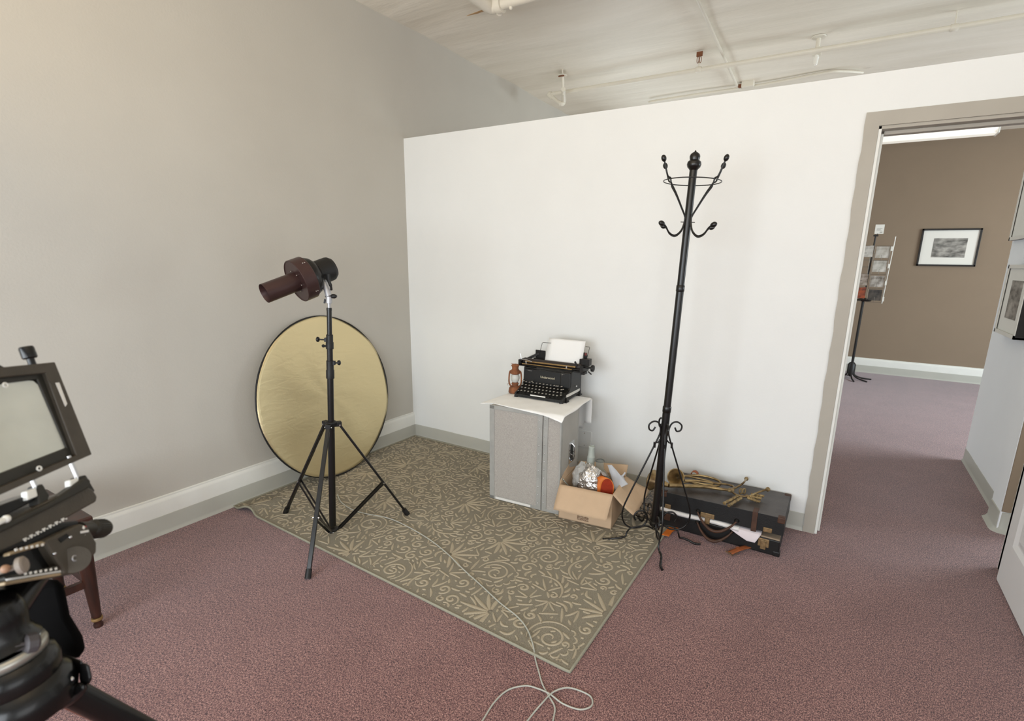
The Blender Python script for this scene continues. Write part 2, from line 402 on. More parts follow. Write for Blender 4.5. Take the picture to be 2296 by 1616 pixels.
# ------------------------------------------------------------------ rug with carved scroll pattern
def rug_z(x, y):
    z = .007
    # one corner of the front edge has ruckled
    e = math.exp(-((x - .155 - .12 * (y + 1.62)) / .05) ** 2) * max(0, min(1, (-1.30 - y) / .3))
    return z + .028 * e
RY0 = lambda x: -1.625 - .095 * (x / 2.41) - .012 * math.exp(-((x - .1) / .08) ** 2) + .02 * math.exp(-((x - .19) / .05) ** 2)
RY1 = lambda x: -.022 - .016 * (x / 2.41)
RX1 = 2.412
def rug_p(s, t, dz=0):
    x = .028 + (RX1 - .028) * s; y = RY0(x) * (1 - t) + RY1(x) * t
    return Vector((x, y, rug_z(x, y) + dz))
rg = MB()
rg.grid(lambda s, t: rug_p(s, t), 120, 60)
NS = 120
edge = [rug_p(i / NS, 0) for i in range(NS + 1)] + [rug_p(1, j / 60) for j in range(1, 61)] + [rug_p(1 - i / NS, 1) for i in range(1, NS + 1)] + [rug_p(0, 1 - j / 60) for j in range(1, 60)]
rg.k = 2
rg.tube([p + Vector((0, 0, -.001)) for p in edge], .0062, n=6, closed=True)
rg.k = 1
def ribbon(pts, w):
    """raised strand of lighter pile following the line"""
    P_ = [Vector((p[0], p[1], 0)) for p in pts]; n = len(P_)
    if n < 2: return
    W = w if isinstance(w, list) else [1.22 * w * min(1, .45 + 2.2 * min(i, n - 1 - i) / n) for i in range(n)]
    keep = []
    for i, p in enumerate(P_):
        ok = .045 < p.x < RX1 - .018 and RY0(p.x) + .018 < p.y < RY1(p.x) - .015
        keep.append(ok)
    run_ = []
    def flush():
        if len(run_) > 1:
            vs = []; fs = []
            for i in run_:
                d = (P_[min(i + 1, n - 1)] - P_[max(i - 1, 0)]); d = d.normalized() if d.length > 1e-7 else Vector((1, 0, 0))
                q = Vector((-d.y, d.x, 0)) * W[i] * .5
                p = P_[i]; b = rug_z(p.x, p.y)
                vs += [(p.x - q.x, p.y - q.y, b + .0002), (p.x - q.x * .55, p.y - q.y * .55, b + .0026), (p.x + q.x * .55, p.y + q.y * .55, b + .0026), (p.x + q.x, p.y + q.y, b + .0002)]
            for k in range(len(run_) - 1):
                fs += [(k * 4 + j, k * 4 + j + 1, k * 4 + 5 + j, k * 4 + 4 + j) for j in range(3)]
            rg.add(vs, fs)
        run_.clear()
    for i, k in enumerate(keep):
        if k: run_.append(i)
        else: flush()
    flush()
def place(pts, o, a, s=1, flip=1):
    c, sn = math.cos(a), math.sin(a)
    return [(o[0] + s * (c * p[0] * flip - sn * p[1]), o[1] + s * (sn * p[0] * flip + c * p[1])) for p in pts]
def spiral(r0, turns, r1=.004, a0=0, n=30):
    return [((r0 + (r1 - r0) * (i / n) ** .8) * math.cos(a0 + 2 * PI * turns * i / n), (r0 + (r1 - r0) * (i / n) ** .8) * math.sin(a0 + 2 * PI * turns * i / n)) for i in range(n + 1)]
def leaf(L_, w, bend=0.0, n=14):
    up = [(L_ * t, w * math.sin(PI * t ** .8) + bend * t * t) for t in [i / n for i in range(n + 1)]]
    dn = [(L_ * t, -w * math.sin(PI * t ** .8) + bend * t * t) for t in [i / n for i in range(n + 1)]]
    return up + dn[::-1][1:]
def arc(r, a0, a1, n=12): return [(r * math.cos(a0 + (a1 - a0) * i / n), r * math.sin(a0 + (a1 - a0) * i / n)) for i in range(n + 1)]
def palmette(o, a, s, fl):
    for k, (b, L_) in enumerate([(-78, .085), (-48, .12), (-20, .15), (8, .155), (36, .13), (64, .095)]):
        ribbon(place(leaf(L_, .0145, .018 * (1 if b > 0 else -1)), o, a + math.radians(b) * fl, s, 1), .0095 * s)
        ribbon(place([(L_ * t, (.018 * (1 if b > 0 else -1)) * t * t) for t in (.3, .45, .6, .75)], o, a + math.radians(b) * fl, s), .005)
    for q in (-1, 1):
        c = place([(-.03, .045 * q)], o, a, s, 1)[0]
        ribbon(place(spiral(.03, 1.4 * q * -1, a0=q * .6), c, a, s), .0095 * s)
    c = place([(-.065, 0)], o, a, s)[0]
    ribbon(place(arc(.018, 0, 2 * PI, 12), c, a, s), .008 * s)
def cscroll(o, a, s, fl):
    ribbon(place(spiral(.105, 1.55, .012, 0, 46), o, a, s, fl), .012 * s)
    ribbon(place(arc(.132, -.4, 2.3, 20), o, a, s, fl), .010 * s)
    for k in range(6):
        t = .1 + k * .38; c = place([(.118 * math.cos(t), .118 * math.sin(t))], o, a, s, fl)[0]
    for k in range(5):
        t = 2.5 + k * .42; c = place([(.128 * math.cos(t), .128 * math.sin(t))], o, a, s, fl)[0]
        ribbon(place(arc(.024, -1.3, 1.5, 7), c, a + fl * t, s, fl), .0095 * s)
    ribbon(place([(.02 * math.cos(t) , .02 * math.sin(t)) for t in (0, .8, 1.6, 2.4)], o, a, s, fl), .009)
def stem(o, a, s, fl):
    L_ = spline([(-.16, -.05, 0), (-.08, .03, 0), (0, 0, 0), (.08, -.03, 0), (.17, .05, 0)], 7)
    ribbon(place([(p.x, p.y) for p in L_], o, a, s, fl), .011 * s)
    for k in range(6):
        p = L_[3 + k * 4]; c = place([(p.x, p.y)], o, a, s, fl)[0]; q = 1 if k % 2 else -1
        ribbon(place(leaf(.062, .0105, .014 * q), c, a + q * 1.0 * fl, s), .008 * s)
    for e, q in ((L_[0], 1), (L_[-1], -1)):
        c = place([(e.x, e.y + .03 * q)], o, a, s, fl)[0]
        ribbon(place(spiral(.032, 1.3 * q, a0=-PI / 2 * q), c, a, s, fl), .0095 * s)
rnd = random.Random(11)
# strands are laid one by one and only where the pile is still free, so the scrollwork fills the rug evenly
OCC = {}; CS = .0042
_ribbon = ribbon
def cells(pts, w):
    out = set(); r = max(0, int(round((w * .5 + .0012) / CS)))
    for i in range(len(pts) - 1):
        n = max(1, int(math.hypot(pts[i + 1][0] - pts[i][0], pts[i + 1][1] - pts[i][1]) / CS))
        for k in range(n + 1):
            x = pts[i][0] + (pts[i + 1][0] - pts[i][0]) * k / n; y = pts[i][1] + (pts[i + 1][1] - pts[i][1]) * k / n
            cx, cy = int(x / CS), int(math.floor(y / CS))
            for p in range(-r, r + 1):
                for q in range(-r, r + 1):
                    if p * p + q * q <= r * r + 1: out.add((cx + p, cy + q))
    return out
def force(pts, w):
    for k in cells(pts, w): OCC[k] = 1
    _ribbon(pts, w)
def lay(pts, w, tol=.03):
    c = cells(pts, w)
    if not c: return False
    hit = sum(1 for k in c if k in OCC)
    if hit > tol * len(c): return False
    for k in c: OCC[k] = 1
    _ribbon(pts, w); return True
def ribbon(pts, w):
    n = len(pts)
    if lay(pts, w, .16): return
    for a_, b_ in ((0, n // 2 + 1), (n // 2, n)): lay(pts[a_:b_], w, .06)
def lobe(o, a, L_, bend, w):
    """long curved lobe of a frond: outline of two strands meeting at the tip"""
    n = 10; mid = [(L_ * t, bend * t * t) for t in [i / n for i in range(n + 1)]]
    W = [w * (.35 + .75 * math.sin(PI * min(1, i / n * .95 + .05)) ** .8) for i in range(n + 1)]
    P2 = place(mid, o, a)
    c = cells(P2, w)
    if sum(1 for k in c if k in OCC) > .22 * len(c): return False
    for k in c: OCC[k] = 1
    _ribbon(P2, W); return True
def frond(o, a, s, n=6, spread=2.3, L0=.125):
    for k in range(n):
        t = (k / (n - 1) - .5); lobe(place([(.012 * s, 0)], o, a + t * spread)[0], a + t * spread, L0 * s * (1 - .55 * abs(t)), .030 * s * (1 if t > 0 else -1) * (abs(t) + .2), .0150 * s)
def feather(o, a, R, s0, s1, n, L_, fl):
    """short lobes ranged along a curved spine"""
    sp = [(R * math.cos(t), R * math.sin(t)) for t in [s0 + (s1 - s0) * i / 16 for i in range(17)]]
    lay(place(sp, o, a), .0095, .1)
    for k in range(n):
        t = s0 + (s1 - s0) * (k + .5) / n; p = place([((R + .008) * math.cos(t), (R + .008) * math.sin(t))], o, a)[0]
        lobe(p, a + t + .75 * fl, L_ * (1 - .4 * abs(k / n - .5)), .012 * fl, .0125)
CX_, CY_ = .30, .26
for j in range(-1, 8):
    for i in range(-1, 10):
        ox = .16 + i * CX_ + (.5 * CX_ if j % 2 else 0); oy = -1.60 + j * CY_
        k = (i + 2 * j) % 3; a = rnd.choice([0, .7, 1.57, 2.3, 3.14, -.8, -1.6]) + rnd.uniform(-.25, .25); fl = rnd.choice([1, -1])
        if k == 0: frond((ox, oy), a, 1.15, 7, 2.7)
        elif k == 1: cscroll((ox, oy), a, .74, fl)
        else: feather((ox - .05, oy), a, .11, -.9, 1.2, 7, .055, fl)
def sickle(L_, h, n=10): return [(L_ * (t - .5), h * math.sin(PI * t)) for t in [i / n for i in range(n + 1)]]
for stage, tries in ((0, 1500), (1, 5000), (2, 7000), (3, 9000)):
    for _ in range(tries):
        o = (rnd.uniform(.04, 2.4), rnd.uniform(-1.72, -.04)); a = rnd.uniform(0, 2 * PI); t = rnd.random()
        if stage == 0:
            c = cells(place(arc(.035, 0, 2 * PI, 10), o, 0), .02)
            if sum(1 for k in c if k in OCC) > .25 * len(c): continue
            if t < .5: frond(o, a, rnd.uniform(.6, .8), 5, 2.2)
            else: lay(place(spiral(rnd.uniform(.030, .045), 1.35 * rnd.choice([1, -1]), a0=a), o, 0), .0105, .05)
        elif stage == 1:
            if t < .3: lay(place(spiral(rnd.uniform(.017, .026), 1.15 * rnd.choice([1, -1]), a0=a, n=16), o, 0), .0095, .05)
            else:
                h = rnd.choice([-1, 1]) * rnd.uniform(.010, .020); L_ = rnd.uniform(.05, .09)
                if lay(place(sickle(L_, h), o, a), .0115, .05):
                    for q in (1, 2, 3):
                        c = place([(0, .0165 * q)], o, a)[0]; lay(place(sickle(L_ * (1 - .12 * q), h), c, a), .0110, .08)
        elif stage == 2: lobe(o, a, rnd.uniform(.028, .05), rnd.uniform(-.01, .01), .0125) if t < .5 else lay(place(sickle(rnd.uniform(.03, .05), rnd.uniform(-.01, .01), 5), o, a), .0105, .06)
        else: lay(place(sickle(rnd.uniform(.014, .028), rnd.uniform(-.004, .004), 4), o, a), .0095, .08)
def rug_mat(name, c1, c2, sc):
    m, nt, b = _new(name); N = nt.nodes; L = nt.links
    tc = N.new('ShaderNodeTexCoord'); n = N.new('ShaderNodeTexNoise'); n.inputs['Scale'].default_value = sc; n.inputs['Detail'].default_value = 2; n.inputs['Roughness'].default_value = .8
    L.new(tc.outputs['Object'], n.inputs['Vector'])
    r = N.new('ShaderNodeValToRGB'); r.color_ramp.elements[0].position = .40; r.color_ramp.elements[0].color = srgb(*c1); r.color_ramp.elements[1].position = .60; r.color_ramp.elements[1].color = srgb(*c2)
    L.new(n.outputs['Fac'], r.inputs[0]); L.new(r.outputs[0], b.inputs['Base Color']); b.inputs['Roughness'].default_value = .95; b.inputs['Specular IOR Level'].default_value = .1
    bp = N.new('ShaderNodeBump'); bp.inputs['Strength'].default_value = .8; bp.inputs['Distance'].default_value = .003
    L.new(n.outputs['Fac'], bp.inputs['Height']); L.new(bp.outputs[0], b.inputs['Normal'])
    return m
M['rug_ground'] = rug_mat('rug_speckled_ground', (104, 98, 85), (168, 160, 143), 420)
M['rug_relief'] = rug_mat('rug_raised_pile', (162, 151, 130), (194, 181, 158), 420)
M['rug_binding'] = mat('rug_binding', (150, 147, 130), .85, var=.05, vscale=60, bump=.6, bscale=400)
tag(rg.build('area_rug', [M['rug_ground'], M['rug_relief'], M['rug_binding']], loc=(.03, -1.6, 0), smooth=50), 'sage and beige rug with carved leafy scroll pattern, lying in the corner', 'rug')

# ------------------------------------------------------------------ cord across the rug
def floor_pts(px, r=.003):
    out = []
    for u, v in px:
        p = Z(u, v, .01); on = .03 < p.x < RX1 and RY0(p.x) < p.y < RY1(p.x)
        h = (rug_z(p.x, p.y) + .0026 if on else 0) + r
        p = Z(u, v, h); out.append(p)
    return out
cp = floor_pts([(757, 1108), (765, 1125), (790, 1142), (820, 1151), (870, 1161), (910, 1178), (960, 1207), (1000, 1238), (1040, 1277), (1080, 1313), (1120, 1350), (1160, 1382), (1182, 1410), (1195, 1445), (1200, 1475), (1208, 1505), (1217, 1535), (1232, 1562), (1243, 1582), (1243, 1600), (1230, 1640), (1180, 1700)], .003)
cp2 = floor_pts([(1060, 1650), (1085, 1610), (1110, 1572), (1140, 1546), (1178, 1537), (1205, 1543), (1232, 1557), (1262, 1577), (1300, 1590), (1326, 1582), (1325, 1562), (1300, 1548), (1270, 1545), (1240, 1555), (1215, 1580), (1190, 1606), (1150, 1660)], .003)
for q in (12, 13, 14): cp2[q] = cp2[q] + Vector((0, 0, .007))
for q in (6,): cp2[q] = cp2[q] + Vector((0, 0, .004))
tag(MB().tube(spline(cp, 6), .003, n=8).build('power_cord', M['grey_cord'], loc=cp[0], smooth=60), 'long grey cord running across the rug from the black light stand', 'cord')
tag(MB().tube(spline(cp2, 8), .003, n=8).build('power_cord', M['grey_cord'], loc=cp2[0], smooth=60), 'grey cord lying in a loop on the maroon carpet', 'cord')

# ------------------------------------------------------------------ gold reflector leaning on the wall
def gold_mat():
    m, nt, b = _new('gold_reflector_fabric'); N = nt.nodes; L = nt.links
    b.inputs['Base Color'].default_value = srgb(228, 212, 168); b.inputs['Metallic'].default_value = .72; b.inputs['Roughness'].default_value = .36
    tc = N.new('ShaderNodeTexCoord')
    mp = N.new('ShaderNodeMapping'); mp.inputs['Scale'].default_value = (1, 1, 3.0); mp.inputs['Rotation'].default_value = (.6, 0, 0); L.new(tc.outputs['Object'], mp.inputs[0])
    n = N.new('ShaderNodeTexNoise'); n.inputs['Scale'].default_value = 7; n.inputs['Detail'].default_value = 8; n.inputs['Distortion'].default_value = .8; L.new(mp.outputs[0], n.inputs['Vector'])
    bp = N.new('ShaderNodeBump'); bp.inputs['Strength'].default_value = .22; bp.inputs['Distance'].default_value = .010; L.new(n.outputs['Fac'], bp.inputs['Height']); L.new(bp.outputs[0], b.inputs['Normal'])
    return m
M['gold'] = gold_mat()
RR, lean, yaw = .568, .155, .07
n0 = Vector((math.cos(yaw), math.sin(yaw), 0)); sd = Vector((-math.sin(yaw), math.cos(yaw), 0))
upv = -n0 * math.sin(lean) + Vector((0, 0, math.cos(lean))); nv = sd.cross(upv).normalized()
rc = Vector((.190, -.917, .010)) + upv * RR
rt = thing('photo_reflector', 'round gold photo reflector with black rim leaning on the taupe wall', 'reflector', (.190, -.917, 0))
def disc_fn(off, s_, t_):
    r = RR * t_ * .992; a = 2 * PI * s_
    w = .0045 * math.sin(3 * a + 1) * t_ ** 2 + .003 * math.sin(7 * a + 4 * t_) * t_
    return rc + (sd * math.cos(a) + upv * math.sin(a)) * r + nv * (off + w)
MB().grid(lambda s_, t_: disc_fn(.002, s_, t_), 96, 24).build('reflective_fabric', M['gold'], rt, smooth=80, solid=.002, weld=True)
rim = [rc + (sd * math.cos(2 * PI * i / 96) + upv * math.sin(2 * PI * i / 96)) * (RR - .004) + nv * (.0045 * math.sin(3 * 2 * PI * i / 96 + 1)) for i in range(96)]
MB().tube(rim, .0055, n=8, closed=True).build('rim', M['black_plastic'], rt, smooth=60)

# ------------------------------------------------------------------ studio light on its black stand
def PR(p):
    q = RC.transposed() @ (Vector(p) - CAM); return 1187.3845 + F_PX * q.x / -q.z, 861.5275 - F_PX * q.y / -q.z
LB = Vector((.785, -1.497, .035)); LT = D(738, 690, 2.68)
def online(v, A=LB, B=LT):
    lo, hi = -.3, 1.4
    for _ in range(50):
        m = (lo + hi) / 2
        if PR(lerp(A, B, m))[1] > v: lo = m
        else: hi = m
    return lerp(A, B, lo)
ax = (LT - LB).normalized()
ls = thing('light_stand', 'black three-legged light stand carrying the studio flash head', 'stand', (.8, -1.497, 0))
mc = MB(); mc.cyl(LB, online(952), .0185, n=20); mc.cyl(online(952), online(848), .0165, n=20); mc.build('lower_column', M['black_satin'], ls)
mc = MB(); mc.cyl(online(852), online(782), .0150, n=20); mc.build('middle_column', M['black_satin'], ls)
mc = MB(); mc.cyl(online(790), online(690), .0125, n=20); mc.lathe([(.0135, 0), (.0135, .012), (.012, .014)], online(696), ax); mc.build('upper_column', M['black_satin'], ls)
for v0, v1, r, side, vk, ln in ((848, 808, .021, 1, 814, .022), (782, 750, .0195, -1, 762, .038)):
    c = MB(); a, b = online(v0), online(v1); c.lathe([(r, 0), (r, (b - a).length * .45), (r * .88, (b - a).length * .5), (r * .88, (b - a).length)], a, ax, n=20)
    sx = (RC @ Vector((side, .05, 0))).normalized(); k = online(vk)
    c.obox(k + sx * r, sx, ax.cross(sx), ax, .014, .016, .022)
    co = c.build('clamp_collar', M['black_plastic'], ls, bevel=.0015)
    kb = MB(); kb.cyl(k + sx * (r + .005), k + sx * (r + ln), .004); kb.lathe([(.006, 0), (.013, .004), (.014, .012), (.009, .016)], k + sx * (r + ln - .004), sx, n=12)
    kb.build('locking_knob', M['black_plastic'], co)
c = MB(); k = online(776); sx = (RC @ Vector((-1, .05, 0))).normalized(); c.cyl(k, k + sx * .034, .006); c.ball(k + sx * .034, .0085); c.build('lock_pin', M['black_plastic'], ls)
hub = online(951); c = MB(); c.lathe([(.020, -.012), (.030, -.008), (.031, .014), (.022, .020)], hub, ax, n=18)
feet = [Z(640, 1149, .008), Z(914, 1153, .008), Z(690, 1297, .002)]
lows = online(1187)
hubo = None
legs = []
for f in feet:
    d = Vector((f.x - hub.x, f.y - hub.y, 0)).normalized(); d = (d - ax * d.dot(ax)).normalized()
    p = hub + d * .043 - ax * .004
    c.obox(hub + d * .034, d, ax.cross(d), ax, .040, .030, .026)
    legs.append((f, d, p))
hubo = c.build('hub', M['black_plastic'], ls, bevel=.003)
for f, d, p in legs:
    c = MB(); sd_ = ax.cross(d)
    c.bar(p, lerp(p, f, .965), .013, .022, up=sd_); lg = c.build('leg', M['black_satin'], ls, bevel=.003)
    c = MB(); c.cyl(lerp(p, f, .94), lerp(p, f, 1.0), .0145, .0155, n=14); c.build('rubber_foot', M['black_plastic'], lg)
    c = MB(); c.cyl(p - sd_ * .018, p + sd_ * .018, .0045, n=10); c.build('bolt', M['chrome'], lg)
    j = lerp(p, f, .62); q = lows + d * .032
    c = MB()
    for s_ in (-1, 1): c.bar(j + sd_ * s_ * .012, q + sd_ * s_ * .010, .0025, .013, up=d)
    br = c.build('brace', M['black_satin'], ls)
    c = MB(); c.cyl(j - sd_ * .016, j + sd_ * .016, .0045, n=10); c.build('rivet', M['chrome'], br)
    c = MB(); c.cyl(q - sd_ * .015, q + sd_ * .015, .004, n=10); c.build('rivet', M['chrome'], br)
c = MB(); c.lathe([(.024, -.028), (.032, -.014), (.033, .010), (.024, .016)], lows, ax, n=18)
for f, d, p in legs: c.obox(lows + d * .026, d, ax.cross(d), ax, .030, .022, .016)
c.build('lower_collar', M['black_plastic'], ls, bevel=.003)
c = MB(); st = D(706, 990, 1); a, b = legs[0][2], legs[0][0]; sdl = ax.cross(legs[0][1])
c.obox(lerp(a, b, .22) - sdl * .0075, (b - a).normalized(), sdl.cross(b - a), sdl, .07, .0135, .0012); c.build('sticker', M['white_sticker'], ls)
# the head: snoot, wide ring, dome and motor housing along one axis
HD = 2.62
r0 = ray(663, 630).normalized(); e = RC @ Vector((142, 54, 0)).normalized(); e = (e - r0 * e.dot(r0)).normalized()
hx = (e * math.cos(math.radians(21)) + r0 * math.sin(math.radians(21))).normalized()
hs = D(593, 658, 2.50)                       # centre of the open snoot end
hd = thing('studio_flash', 'dark bronze studio flash head with snoot tube on the black stand', 'studio light', hs + hx * .27)
sn = MB(); sn.lathe([(.0475, 0), (.0475, .185), (.046, .185), (.046, .002), (.0475, 0)], hs, hx, n=40, caps=False); sno = sn.build('snoot', M['bronze'], hd, smooth=40)
rg_ = MB(); rg_.lathe([(.047, .170), (.100, .170), (.104, .166), (.107, .168), (.107, .228), (.104, .231), (.098, .232), (.095, .232)], hs, hx, n=56, caps=False); rgo = rg_.build('reflector_ring', M['bronze'], hd, smooth=35)
dm = MB(); dm.lathe([(.097, .230), (.096, .245), (.088, .262), (.074, .276), (.060, .286), (.060, .290)], hs, hx, n=48, caps=False); dm.build('dome', M['black_metal'], hd, smooth=50)
hb = MB(); hb.lathe([(.062, .268), (.062, .352), (.060, .362), (.054, .370), (0.0, .372)], hs, hx, n=48, caps=False); hb.lathe([(.05, .372), (.05, .376), (0, .376)], hs, hx, n=30, caps=False); hb.build('housing', M['black_plastic'], hd, smooth=40)
yx, yy, _ = frame(hx)
for a in (20, 80, 140, 200, 260, 320):
    a = math.radians(a); v = yx * math.cos(a) + yy * math.sin(a)
    MB().ball(hs + hx * .166 + v * .052, .004, n=8).build('screw', M['chrome'], sno)
for a in (-50, 130, 215):
    for h in (.206, .216):
        v = yx * math.cos(math.radians(a)) + yy * math.sin(math.radians(a)); MB().ball(hs + hx * h + v * .1075, .0035, n=8).build('screw', M['chrome'], rgo)
# tilting bracket between stand and head
b0 = online(690); b1 = online(664); b2 = D(727, 632, 2.66); 
bk = MB(); bk.cyl(b0 - ax * .01, b0 + ax * .026, .008, n=12); 
bk.cyl(b0 + ax * .024, b1, .0155, n=18); bk.cyl(b1, b2, .0165, .0150, n=18); bk.cyl(b2, b2 + (hs + hx * .30 - b2) * .55, .014, n=14)
bko = bk.build('tilt_bracket', M['grey_alu'], hd, bevel=.001)
vx = (RC @ Vector((1, 0, 0))).normalized()
k = MB(); k.cyl(b1 - vx * .018, b1 + vx * .040, .006, n=10); k.lathe([(.006, 0), (.011, .006), (.012, .018), (.007, .028)], b1 + vx * .010, vx, n=12); k.build('locking_knob', M['black_plastic'], bko)
for v_, w_ in (((b1 + ax * -.022), -.020), (lerp(b1, b2, .55), -.022)):
    k = MB(); k.cyl(v_, v_ + vx * w_, .005, n=10); k.bar(v_ + vx * w_ + ax * .008, v_ + vx * (w_ - .004) - ax * .014, .006, .008); k.build('thumb_lever', M['black_plastic'], bko)
k = MB(); g = D(737, 628, 2.64); k.tube(spline([g + Vector((0, 0, .03)), g, D(742, 642, 2.65), D(743, 650, 2.66)], 6), [.009] * 6 + [.008] * 6 + [.006] * 7, n=10); k.build('cable_gland', M['black_plastic'], hd)

# ------------------------------------------------------------------ fibre trunk
TA = Vector((1.297, -.671, 0)); TU = Vector((1.79 - 1.297, .035, 0)).normalized(); TV = Vector((-TU.y, TU.x, 0)); TW, TD, TH = .494, .285, .632
TT = Matrix(((TU.x, TV.x, 0, TA.x), (TU.y, TV.y, 0, TA.y), (0, 0, 1, .0095), (0, 0, 0, 1)))
def fibre_mat():
    m, nt, b = _new('grey_vulcanised_fibre'); N = nt.nodes; L = nt.links
    tc = N.new('ShaderNodeTexCoord')
    def n_(sc, s3, rot):
        mp = N.new('ShaderNodeMapping'); mp.inputs['Scale'].default_value = s3; mp.inputs['Rotation'].default_value = rot; L.new(tc.outputs['Object'], mp.inputs[0])
        n = N.new('ShaderNodeTexNoise'); n.inputs['Scale'].default_value = sc; n.inputs['Detail'].default_value = 3; L.new(mp.outputs[0], n.inputs['Vector']); return n
    a, c = n_(105, (5, 1, 1), (0, .8, 0)), n_(105, (1, 1, 5), (0, .8, 0))
    mx = N.new('ShaderNodeMath'); mx.operation = 'MAXIMUM'; L.new(a.outputs['Fac'], mx.inputs[0]); L.new(c.outputs['Fac'], mx.inputs[1])
    r = N.new('ShaderNodeValToRGB'); r.color_ramp.elements[0].position = .42; r.color_ramp.elements[0].color = srgb(154, 147, 141); r.color_ramp.elements[1].position = .74; r.color_ramp.elements[1].color = srgb(186, 181, 172)
    L.new(mx.outputs[0], r.inputs[0]); L.new(r.outputs[0], b.inputs['Base Color']); b.inputs['Roughness'].default_value = .55
    return m
M['fibre'] = fibre_mat()
M['trunk_metal'] = mat('dull_zinc_edging', (166, 165, 160), 0.42, metal=.15, var=.08, vscale=20)
tr = thing('wardrobe_trunk', 'upright grey fibre trunk with riveted metal edges under a white cloth', 'trunk', TA)
MB(TT).box((.004, .004, .002), (.372, TD, TH)).build('body', M['fibre'], tr, smooth=0, bevel=.003)
MB(TT).box((.376, .004, .002), (TW, TD, TH)).build('lid', M['fibre'], tr, smooth=0, bevel=.003)
MB(TT).box((.03, TD + .001, .002), (.40, .50, TH)).build('rear_section', M['fibre'], tr, smooth=0, bevel=.003)
e = MB(TT)
e.box((0, 0, 0), (.034, .006, TH)).box((0, .004, 0), (.006, TD, .03)).box((0, 0, 0), (.372, .0058, .022)).box((0, 0, TH - .022), (.372, .0058, TH + .001))
e.box((.338, -.001, 0), (.371, .006, TH)); e.build('body_edging', M['trunk_metal'], tr, smooth=0, bevel=.001)
e = MB(TT); e.box((.377, -.001, 0), (.408, .006, TH)).box((TW - .008, -.0005, 0), (TW + .001, .01, TH)).box((.377, 0, 0), (TW, .0058, .018)).box((TW - .002, 0, 0), (TW + .0012, .024, TH)).box((TW - .002, TD - .02, 0), (TW + .0012, TD + .001, TH)).box((TW - .002, 0, 0), (TW + .001, TD, .02))
e.build('lid_edging', M['trunk_metal'], tr, smooth=0, bevel=.001)
e = MB(TT); e.box((TW - .001, .026, .022), (TW + .0008, TD - .02, TH - .004)); e.build('side_panel', mat('pale_grey_side', (170, 167, 160), .5, var=.05, vscale=9), tr, smooth=0)
e = MB(TT); e.box((.045, -.0015, .004), (.30, .004, .018)); e.build('label_strip', M['white_sticker'], tr, smooth=0)
rv = None
for i in range(11):
    for x in (.350, .388):
        z = .045 + i * .054 + (.012 if x > .36 else 0)
        if rv is None: rv = MB(TT).ball((x, -.002, z), .0035, 1, 1, .6, n=10, d=(0, -1, 0)).build('rivet', M['chrome'], tr); rx, rz = x, z
        else:
            o = rv.copy(); C.objects.link(o); o.parent = tr; o.location = Vector((TU.x * (x - rx), TU.y * (x - rx), z - rz))
h = MB(TT); h.box((TW - .001, .128, .285), (TW + .0035, .212, .425)); ho = h.build('handle_plate', M['chrome'], tr, smooth=0, bevel=.002)
h = MB(TT); h.box((TW + .003, .150, .302), (TW + .0045, .192, .405)); h.build('recess', M['black_plastic'], ho, smooth=0)
h = MB(TT); h.tube(spline([(TW + .003, .170, .412), (TW + .02, .171, .395), (TW + .024, .171, .36), (TW + .022, .172, .32), (TW + .004, .170, .296)], 6), .004, n=8); h.tube(spline([(TW + .004, .150, .35), (TW + .02, .160, .34), (TW + .02, .180, .36), (TW + .004, .19, .35)], 5), .002, n=6); h.build('grip', M['chrome'], ho)

# white cloth over the trunk
c00, c10, c11, c01 = Vector((1.205, -.645, .6)), Vector((1.812, -.672, .6)), Vector((1.770, -.165, .6)), Vector((1.235, -.16, .6))
def cloth_fn(s_, t_):
    p = lerp(lerp(c00, c10, s_), lerp(c01, c11, s_), t_)
    lx = (p - TA).dot(TU); ly = (p - TA).dot(TV)
    z = TH + .0135
    over = max(0, -ly) + .6 * max(0, lx - TW) + .25 * max(0, -lx)
    z -= .62 * over + .004 * math.sin(14 * s_ + 3 * t_) * min(1, over * 30)
    z += .0012 * math.sin(23 * s_) * math.sin(17 * t_)
    if lx > TW: z += .012 * math.sin(9 * t_ + 1) * min(1, (lx - TW) * 20)
    w = .006 * math.sin(11 * s_) if t_ < .02 else 0
    return (p.x, p.y + w, z)
cl = MB().grid(cloth_fn, 70, 50)
def tail(s_, t_):       # the end hanging down behind on the right
    p = lerp(Vector((1.655, -.150, 0)), Vector((1.772, -.162, 0)), s_); return (p.x, p.y + .01 * math.sin(6 * s_) + .004, TH + .006 - t_ * (.22 - .05 * (s_ > .45)))
cl.grid(tail, 14, 10)
tag(cl.build('trunk_cloth', M['white_cloth'], loc=(1.5, -.42, TH + .01), smooth=70, solid=.003), 'white cloth draped over the grey trunk under the typewriter', 'cloth')

